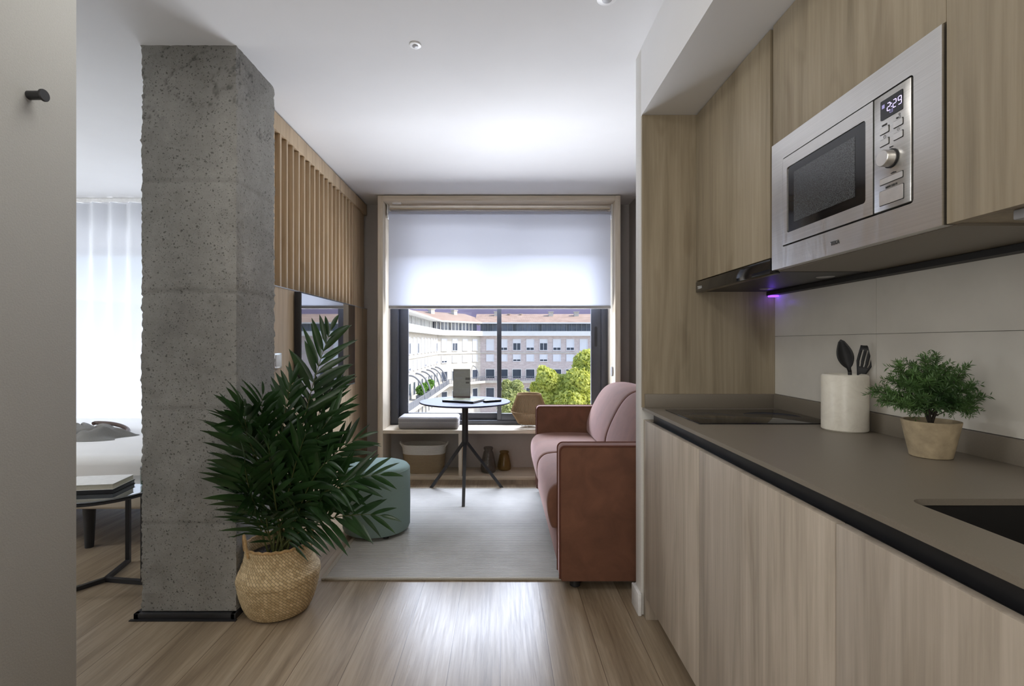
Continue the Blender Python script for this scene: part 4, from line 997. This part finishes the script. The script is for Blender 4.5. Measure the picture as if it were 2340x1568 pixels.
def curtain():
    t = thing('sheer_curtain', 'floor-length white sheer curtain in the bedroom', 'curtain', (-3.0, 4.47, 0))
    bm = B(); nx, nz = 420, 24; x0, x1 = -4.7, -1.44; g = []
    for i in range(nx + 1):
        u = i / nx; x = x0 + (x1 - x0) * u; row = []
        for k in range(nz + 1):
            v = k / nz; ph = x * 2 * PI / 0.19 + 0.9 * math.sin(x * 5.3) + 0.25 * math.sin(v * 3 + x)
            row.append(bm.verts.new((x + 0.004 * math.sin(2 * ph), 4.47 + 0.05 * math.sin(ph) * (0.75 + 0.25 * (1 - v)), 0.015 + v * 2.445)))
        g.append(row)
    for i in range(nx):
        for k in range(nz): bm.faces.new((g[i][k], g[i + 1][k], g[i + 1][k + 1], g[i][k + 1]))
    obj('drape', bm, 'curtain', t, ang=180)
    obj('rail', bx(-4.75, -1.43, 4.45, 4.49, 2.465, 2.499), 'plasticw', t)
curtain()
SX, SY = -1.985, 2.50
t = thing('side_table', 'round glass-topped side table on black three-armed base by the column', 'table', (SX, SY, 0))
bm = B(); lathe(bm, [(0.238, 0.462), (0.242, 0.466), (0.238, 0.470), (0.01, 0.470)], (SX, SY, 0), 72, True); obj('tabletop', bm, 'tableglass', t)
bm = B(); tube(bm, [(SX + 0.236 * math.cos(a), SY + 0.236 * math.sin(a), 0.455) for a in [2 * PI * i / 64 for i in range(64)]], 0.0075, 6, closed=True); obj('rim', bm, 'black', t)
for ang in (102, 352, 236):
    a = math.radians(ang)
    Mx = Matrix.Translation((SX, SY, 0)) @ Matrix.Rotation(a, 4, 'Z')
    bm = B(); box(bm, 0, 0.225, -0.010, 0.010, 0.001, 0.021, mat=Mx); box(bm, 0.205, 0.225, -0.010, 0.010, 0.021, 0.455, mat=Mx); obj('leg', bm, 'black', t)
def book(label, cx_, cy_, sx, sy, z0, z1, ang, cover, pg='pages'):
    t = thing('book', label, 'book', (cx_, cy_, z0))
    bm = B(); rot_box(bm, (cx_, cy_), sx - 0.006, sy - 0.006, z0 + 0.002, z1 - 0.002, ang); obj('pages', bm, pg, t)
    Mx = Matrix.Translation((cx_, cy_, 0)) @ Matrix.Rotation(ang, 4, 'Z')
    bm = B(); box(bm, -sx / 2, sx / 2, -sy / 2, sy / 2, z1 - 0.002, z1, mat=Mx); box(bm, -sx / 2, sx / 2, -sy / 2, sy / 2, z0, z0 + 0.002, mat=Mx); box(bm, -sx / 2, -sx / 2 + 0.002, -sy / 2, sy / 2, z0, z1, mat=Mx); obj('cover', bm, cover, t)
book('black book lying underneath on the glass side table', -2.02, 2.475, 0.27, 0.185, 0.471, 0.490, math.radians(8), 'blackmatte', 'black')
book('white paperback lying on the black book', -2.02, 2.475, 0.262, 0.18, 0.4905, 0.517, math.radians(9), 'paper')
jx, jy = -1.81, 2.56
t = thing('candle_jar', 'glass candle jar with dark lid on the side table by the column', 'candle', (jx, jy, 0.471))
bm = B(); lathe(bm, [(0.002, 0.471), (0.034, 0.471), (0.037, 0.476), (0.037, 0.545), (0.035, 0.552), (0.033, 0.545), (0.033, 0.478), (0.002, 0.478)], (jx, jy, 0), 40); obj('jar', bm, 'jar', t)
bm = B(); lathe(bm, [(0.0325, 0.4785), (0.0325, 0.515), (0.01, 0.5155)], (jx, jy, 0), 32, True); obj('wax', bm, 'wax', t)
bm = B(); lathe(bm, [(0.037, 0.552), (0.038, 0.556), (0.036, 0.566), (0.012, 0.570)], (jx, jy, 0), 40, True); obj('lid', bm, 'black', t)

# ------------------------------------------------------------------ outside
GZ = -12.6
struct('ground', bx(-140, 140, 6, 180, GZ - 0.5, GZ), 'ext_ground', label='sunny street below')
bm = B(); nx = 60; prev = None
for i in range(nx + 1):
    x = -400 + 800 * i / nx; h = 32 + 5 * noise.noise(Vector((x * 0.01, 0, 0)))
    cur = [bm.verts.new((x, 300, -15)), bm.verts.new((x, 360, h)), bm.verts.new((x, 460, -15))]
    if prev: bm.faces.new((prev[0], cur[0], cur[1], prev[1])); bm.faces.new((prev[1], cur[1], cur[2], prev[2]))
    prev = cur
struct('hills', bm, 'hill', label='distant purple hillside')

class Seg:
    """a stretch of facade: s along the wall, d outwards, z up"""
    def __init__(s, a, b):
        s.a = Vector((a[0], a[1], 0)); v = Vector((b[0], b[1], 0)) - s.a; s.L = v.length; s.u = v.normalized(); s.n = Vector((s.u.y, -s.u.x, 0))
        s.M = Matrix(((s.u.x, s.n.x, 0, s.a.x), (s.u.y, s.n.y, 0, s.a.y), (0, 0, 1, 0), (0, 0, 0, 1)))
    def box(s, bm, s0, s1, d0, d1, z0, z1): box(bm, s0, s1, d0, d1, z0, z1, mat=s.M)
def building():
    t = thing('apartment_building', 'pale stone apartment building with tiled roof across the street', 'building', (0, 95, GZ))
    A = Seg((-11.6, 40), (-10.8, 86)); Bs = Seg((-10.8, 86), (-3.8, 95)); Cc = Seg((-3.8, 95), (62, 95))
    rnd = random.Random(3)
    def run(sg, name_mat, pitch, w, first, sunny):
        bm = B(); sg.box(bm, -0.3 if sg is not A else 0, sg.L + 0.0, -9, 0, GZ, 2.75); obj('wall', bm, name_mat, t)
        bm = B(); sg.box(bm, -0.4 if sg is not A else 0, sg.L, -8, 0.9, 2.55, 3.45); obj('parapet', bm, 'ext_white', t)
        bm = B(); sg.box(bm, 0, sg.L, -9, -0.9, 3.45, 4.9); at = obj('attic', bm, 'ext_slate', t)
        bm = B(); q = 0.4
        while q < sg.L - 0.6: sg.box(bm, q, q + 0.16, -0.9, -0.78, 3.45, 4.9); q += 0.95
        obj('attic_posts', bm, 'ext_white' if sunny else 'ext_metal', at)
        bm = B(); q = 1.2
        while q < sg.L - 0.6: sg.box(bm, q, q + 0.5, -0.9, -0.84, 3.45, 4.75); q += 2.55 if sunny else 5.1
        obj('attic_openings', bm, 'ext_dark', at)
        bm = B(); sg.box(bm, -0.6 if sg is not A else 0, sg.L + 0.3, -9, 0.7, 4.9, 5.12); obj('eave_slab', bm, 'ext_white', t)
        bm = B(); sg.box(bm, 0, sg.L, 0, 0.14, -0.78, -0.60); obj('string_course', bm, 'facade_white', t)
        s = first
        while s + w < sg.L and s < 36 + (20 if sg is A else 0):
            op = rnd.random()
            for row, (z0, z1, ww) in enumerate(((-0.14, 1.95, w), (-2.23, -0.98, w), (-5.5, -3.85, w * 1.18), (-9.2, -7.4, w * 1.1))):
                o_ = (ww - w) / 2; bm = B()
                if row < 2:
                    dark = 0.0
                    if row == 0 and rnd.random() < 0.4: dark = 0.62
                    elif rnd.random() < 0.35: dark = 0.22
                    zm = z0 + (z1 - z0) * dark
                    sg.box(bm, s, s + w, 0.0, 0.03, zm, z1); sg.box(bm, s - 0.08, s, 0, 0.09, z0, z1); sg.box(bm, s + w, s + w + 0.08, 0, 0.09, z0, z1); sg.box(bm, s - 0.1, s + w + 0.1, 0, 0.16, z0 - 0.12, z0)
                    if dark: sg.box(bm, s + w / 2 - 0.04, s + w / 2 + 0.04, 0, 0.06, z0, zm)
                    wd = obj('window', bm, 'ext_shutter', t)
                    if dark: bm = B(); sg.box(bm, s, s + w, 0.0, 0.04, z0, zm); obj('pane', bm, 'ext_dark', wd)
                else:
                    sg.box(bm, s - o_ - 0.1, s - o_, 0, 0.1, z0, z1); sg.box(bm, s + w + o_, s + w + o_ + 0.1, 0, 0.1, z0, z1); sg.box(bm, s - o_ - 0.1, s + w + o_ + 0.1, 0, 0.1, z1, z1 + 0.12)
                    wd = obj('window', bm, 'ext_white', t)
                    bm = B(); sg.box(bm, s - o_, s + w + o_, 0.0, 0.04, z0, z1); obj('pane', bm, 'ext_dark', wd)
            s += pitch
    run(A, 'facade_white', 2.9, 1.1, 15.0, True); run(Bs, 'facade_white', 2.75, 1.25, 0.9, True); run(Cc, 'facade', 2.555, 1.35, 1.2, False)
    # balconies of the third row
    for sg, s0, s1, dep in ((Cc, 0, 40, 1.3), (Bs, 0.0, 11.4, 1.6), (A, 8, 46, 2.0)):
        bm = B(); sg.box(bm, s0, s1, 0, dep, -6.35, -5.9); bl = obj('balcony', bm, 'facade_white', t)
        bm = B(); sg.box(bm, s0, s1, dep - 0.06, dep, -5.15, -5.08)
        q = s0
        while q < s1: sg.box(bm, q, q + 0.05, dep - 0.06, dep, -5.9, -5.1); q += 0.45
        if sg is A: sg.box(bm, s0, s1, dep - 0.04, dep - 0.02, -5.9, -5.1)
        obj('railing', bm, 'ext_metal', bl)
    # curved awning arms on the left wing
    for i in range(6):
        s = 21.0 + 4.3 * i; bm = B()
        tube(bm, [A.M @ Vector((s, 0.05 + 1.95 * math.sin(a), -5.7 + 2.9 * math.cos(a) - 0.0)) for a in [PI / 2 * k / 12 for k in range(13)]], 0.11, 6); obj('awning_arm', bm, 'ext_metal', t)
    for s in (9.2,):
        bm = B(); tube(bm, [Bs.M @ Vector((s, 0.05 + 1.5 * math.sin(a), -5.7 + 2.6 * math.cos(a))) for a in [PI / 2 * k / 12 for k in range(13)]], 0.07, 6); obj('awning_arm', bm, 'ext_metal', t)
    # roofs
    def roof(sg, e0, e1):
        bm = B(); pts = [sg.M @ Vector((e0, 0.7, 5.12)), sg.M @ Vector((e1, 0.7, 5.12)), sg.M @ Vector((e1 + (0 if sg is Cc else 0), -6.2, 7.1)), sg.M @ Vector((e0, -6.2, 7.1))]
        back = [sg.M @ Vector((e1, -12, 5.0)), sg.M @ Vector((e0, -12, 5.0))]
        v = [bm.verts.new(p) for p in pts + back]; bm.faces.new(v[:4]); bm.faces.new((v[3], v[2], v[4], v[5])); bm.faces.new((v[0], v[3], v[5])); bm.faces.new((v[1], v[4], v[2]))
        obj('roof', bm, 'roof', t)
    roof(A, 0, A.L + 1.5); roof(Bs, -2.5, Bs.L + 2.5); roof(Cc, -1.0, Cc.L)
    for sg, s, d in ((Bs, 2.5, -4.6), (Bs, 9.0, -5.0), (Cc, 2.6, -4.8), (Cc, 13.5, -4.6), (Cc, 18.6, -4.6), (Cc, 25.0, -4.8)):
        bm = B(); z = 5.12 + (0.7 - d) * 1.98 / 6.9 - 0.15; sg.box(bm, s, s + 0.9, d - 0.4, d + 0.4, z, z + 0.85); sg.box(bm, s - 0.1, s + 1.0, d - 0.5, d + 0.5, z + 0.85, z + 1.0); obj('chimney', bm, 'facade_white', t)
    for s_, d_ in ((5.6, -5.4), (8.0, -5.4)):
        bm = B(); z = 6.9; p = Cc.M @ Vector((s_, d_, z)); lathe(bm, [(0.0, 0.0), (0.25, 0.06), (0.4, 0.2)], p, 16); obj('satellite_dish', bm, 'ext_white', t)
building()

def leaf_blob(bm, blobs, count, size, rnd):
    tot = sum(b[3] ** 2 for b in blobs)
    for (x, y, z, r) in blobs:
        for _ in range(int(count * r * r / tot)):
            d = Vector((rnd.gauss(0, 1), rnd.gauss(0, 1), rnd.gauss(0, 1))).normalized(); rr = r * (rnd.random() ** 0.4)
            p = Vector((x, y, z)) + d * rr; s = size * rnd.uniform(0.6, 1.3)
            n = (d + 0.9 * Vector((rnd.gauss(0, 1), rnd.gauss(0, 1), rnd.gauss(0, 1)))).normalized(); u = n.orthogonal().normalized(); u = Matrix.Rotation(rnd.uniform(0, 6.28), 3, n) @ u; v = n.cross(u)
            bm.faces.new([bm.verts.new(p - u * s * 0.5), bm.verts.new(p + v * s * 0.32), bm.verts.new(p + u * s * 0.6), bm.verts.new(p - v * s * 0.32)])
def tree(label, Y, blobs_px, mat, count, size, seed, trunk_px):
    rnd = random.Random(seed); blobs = []
    for (px, py, rp, dy) in blobs_px:
        p = W(px, py, Y); blobs.append((p.x, Y + dy, p.z, rp * Y / F))
    base = W(trunk_px, 0, Y); t = thing('plane_tree', label, 'tree', (base.x, Y, GZ), 'trees in the street')
    bm = B(); top = min(b[2] for b in blobs)
    tube(bm, [(base.x, Y, GZ), (base.x + 0.1, Y, (GZ + top) / 2), (base.x, Y, top)], [0.35, 0.27, 0.2], 10)
    for (x, y, z, r) in blobs: tube(bm, [(base.x, Y, top - 0.5), ((base.x + x) / 2, (Y + y) / 2, (top + z) / 2 - 0.2), (x, y, z)], [0.16, 0.1, 0.04], 6)
    obj('trunk', bm, 'bark', t)
    bm = B(); leaf_blob(bm, blobs, count, size, rnd); obj('foliage', bm, mat, t, recalc=False)
tree('large sunlit plane tree filling the right side of the window', 42, [(1345, 835, 36, 0), (1365, 880, 40, 1), (1318, 872, 34, -1), (1285, 890, 34, 0), (1250, 868, 26, -0.5), (1248, 905, 32, 0), (1300, 920, 38, -1.5), (1345, 930, 40, -1), (1255, 940, 36, 0), (1390, 850, 44, 1), (1240, 848, 12, 0), (1225, 885, 14, 0), (1400, 920, 46, 0)], 'tree', 46000, 0.36, 4, 1320)
tree('paler smaller tree behind the wicker lamp', 60, [(1168, 905, 24, 0), (1180, 885, 16, 0), (1162, 930, 26, -1), (1195, 915, 22, 1), (1158, 880, 12, 0), (1190, 945, 26, 0)], 'tree2', 16000, 0.40, 9, 1172)
# planted boxes on the left terrace
for i, (px, py, Y, rp) in enumerate(((962, 893, 62, 12), (978, 880, 68, 11))):
    rnd = random.Random(40 + i); p = W(px, py, Y)
    t = thing('terrace_shrub', ('nearer' if i == 0 else 'farther') + ' green shrub in a planter on the sunny terrace', 'shrub', (p.x, Y, -5.9), 'shrubs on the terrace')
    bm = B(); box(bm, p.x - 0.5, p.x + 0.5, Y - 0.8, Y + 0.8, -5.89, -5.3); obj('planter', bm, 'ext_metal', t)
    bm = B(); r = rp * Y / F; leaf_blob(bm, [(p.x, Y, -5.3 + r * 0.9, r), (p.x + 0.3, Y + 0.4, -5.0 + r, r * 0.8)], 1500, 0.28, rnd); obj('foliage', bm, 'shrub', t, recalc=False)
for i, (x0, x1, ya, yb, z, lab) in enumerate(((-8.4, -3.8, 52, 58, -7.0, 'white flat canopy beyond the bench cushion'), (-3.2, 1.5, 66, 72, -9.2, 'white flat canopy beyond the pedestal table'))):
    t = thing('street_canopy', lab, 'canopy', ((x0 + x1) / 2, ya, GZ), 'white canopies in the street')
    bm = B(); box(bm, x0, x1, ya, yb, z, z + 0.12); box(bm, x0, x1, ya, ya + 0.1, z - 0.4, z); obj('roof_sheet', bm, 'ext_white', t)
    for (x, y) in ((x0 + 0.1, ya + 0.1), (x1 - 0.1, ya + 0.1), (x0 + 0.1, yb - 0.1), (x1 - 0.1, yb - 0.1)):
        bm = B(); tube(bm, [(x, y, GZ), (x, y, z)], 0.07, 8); obj('post', bm, 'ext_metal', t)

# ------------------------------------------------------------------ light, sky, camera
def lamp(name, typ, loc, energy, color, size=None, target=None, sy=None, **kw):
    d = bpy.data.lights.new(name, typ); d.energy = energy; d.color = color
    o = bpy.data.objects.new(name, d); C.objects.link(o); o.location = loc
    if typ == 'AREA': d.shape = 'RECTANGLE'; d.size = size; d.size_y = sy or size
    elif size is not None and typ != 'SUN': d.shadow_soft_size = size
    if target is not None: o.rotation_euler = (Vector(target) - Vector(loc)).to_track_quat('-Z', 'Y').to_euler()
    for k, v in kw.items(): setattr(d, k, v)
    return o
s = lamp('sun', 'SUN', (40, 20, 60), 4.0, (1.0, 0.95, 0.88)); s.data.angle = 0.009
s.rotation_euler = (-Vector((0.74, 0.02, 0.67))).to_track_quat('-Z', 'Y').to_euler()
lamp('sky_glow_living', 'AREA', (0.0, 6.3, 3.6), 1300, (0.80, 0.86, 1.0), 3.4, (0, 3.6, 0.6), 3.0)
lamp('street_glow_living', 'AREA', (0.2, 6.7, -1.35), 1250, (0.92, 0.94, 1.0), 4.8, (0, 3.6, 1.7), 2.4)
lamp('sky_glow_bedroom', 'AREA', (-3.1, 6.3, 4.2), 350, (0.84, 0.90, 1.0), 3.4, (-3.0, 3.7, 0.6), 2.2)
lamp('street_glow_bedroom', 'AREA', (-3.3, 6.6, -0.9), 720, (0.92, 0.95, 1.0), 3.4, (-3.0, 3.4, 1.6), 2.0)
lamp('bedroom_fill', 'POINT', (-4.2, 2.1, 1.5), 48, (0.94, 0.97, 1.0), 0.15)  # unseen fill added to lift the bedroom ceiling
lamp('hall_fill', 'AREA', (0.0, -0.9, 2.46), 15, (1.0, 0.95, 0.87), 1.2, (0, -0.9, 0))  # soft overhead fill added behind the camera
lamp('splashback_fill', 'AREA', (-0.95, -1.2, 1.25), 25, (1.0, 0.98, 0.95), 0.8, (1.2, 1.3, 1.05), 1.7)  # unseen fill added to lighten the splashback beneath the cabinets
lamp('kitchen_fill', 'AREA', (-0.55, 1.35, 2.46), 8, (1.0, 0.98, 0.94), 0.7, (-0.3, 1.45, 0))  # overhead fill added to brighten the kitchen, kept out of view
lamp('hood_violet_led', 'POINT', (1.16, 2.12, 1.375), 0.02, (0.18, 0.08, 1.0), 0.01)
wd = bpy.data.worlds.new('sky'); bpy.context.scene.world = wd; wd.use_nodes = True
nt = wd.node_tree; nt.nodes.clear(); out = nt.nodes.new('ShaderNodeOutputWorld'); bg = nt.nodes.new('ShaderNodeBackground'); sk = nt.nodes.new('ShaderNodeTexSky')
sk.sky_type = 'NISHITA'; sk.sun_disc = False; sk.sun_elevation = math.radians(42); sk.sun_rotation = math.radians(90); sk.air_density = 1.0; sk.dust_density = 2.0
bg.inputs['Strength'].default_value = 0.42
nt.links.new(sk.outputs[0], bg.inputs['Color']); nt.links.new(bg.outputs[0], out.inputs['Surface'])

cam = bpy.data.cameras.new('camera'); co = bpy.data.objects.new('camera', cam); C.objects.link(co)
co.location = (0, 0, EYE); co.rotation_euler = (PI / 2, 0, 0)
cam.sensor_fit = 'HORIZONTAL'; cam.sensor_width = 36; cam.lens = 36 * F / 2340; cam.shift_x = (1170 - CX) / 2340; cam.clip_start = 0.02; cam.clip_end = 2000
sc = bpy.context.scene; sc.camera = co
sc.view_settings.view_transform = 'Standard'; sc.view_settings.look = 'None'; sc.view_settings.exposure = 0.0; sc.view_settings.gamma = 1.0
sc.cycles.max_bounces = 10; sc.cycles.diffuse_bounces = 6; sc.cycles.transparent_max_bounces = 12; sc.cycles.sample_clamp_indirect = 6.0; sc.cycles.caustics_reflective = False; sc.cycles.caustics_refractive = False
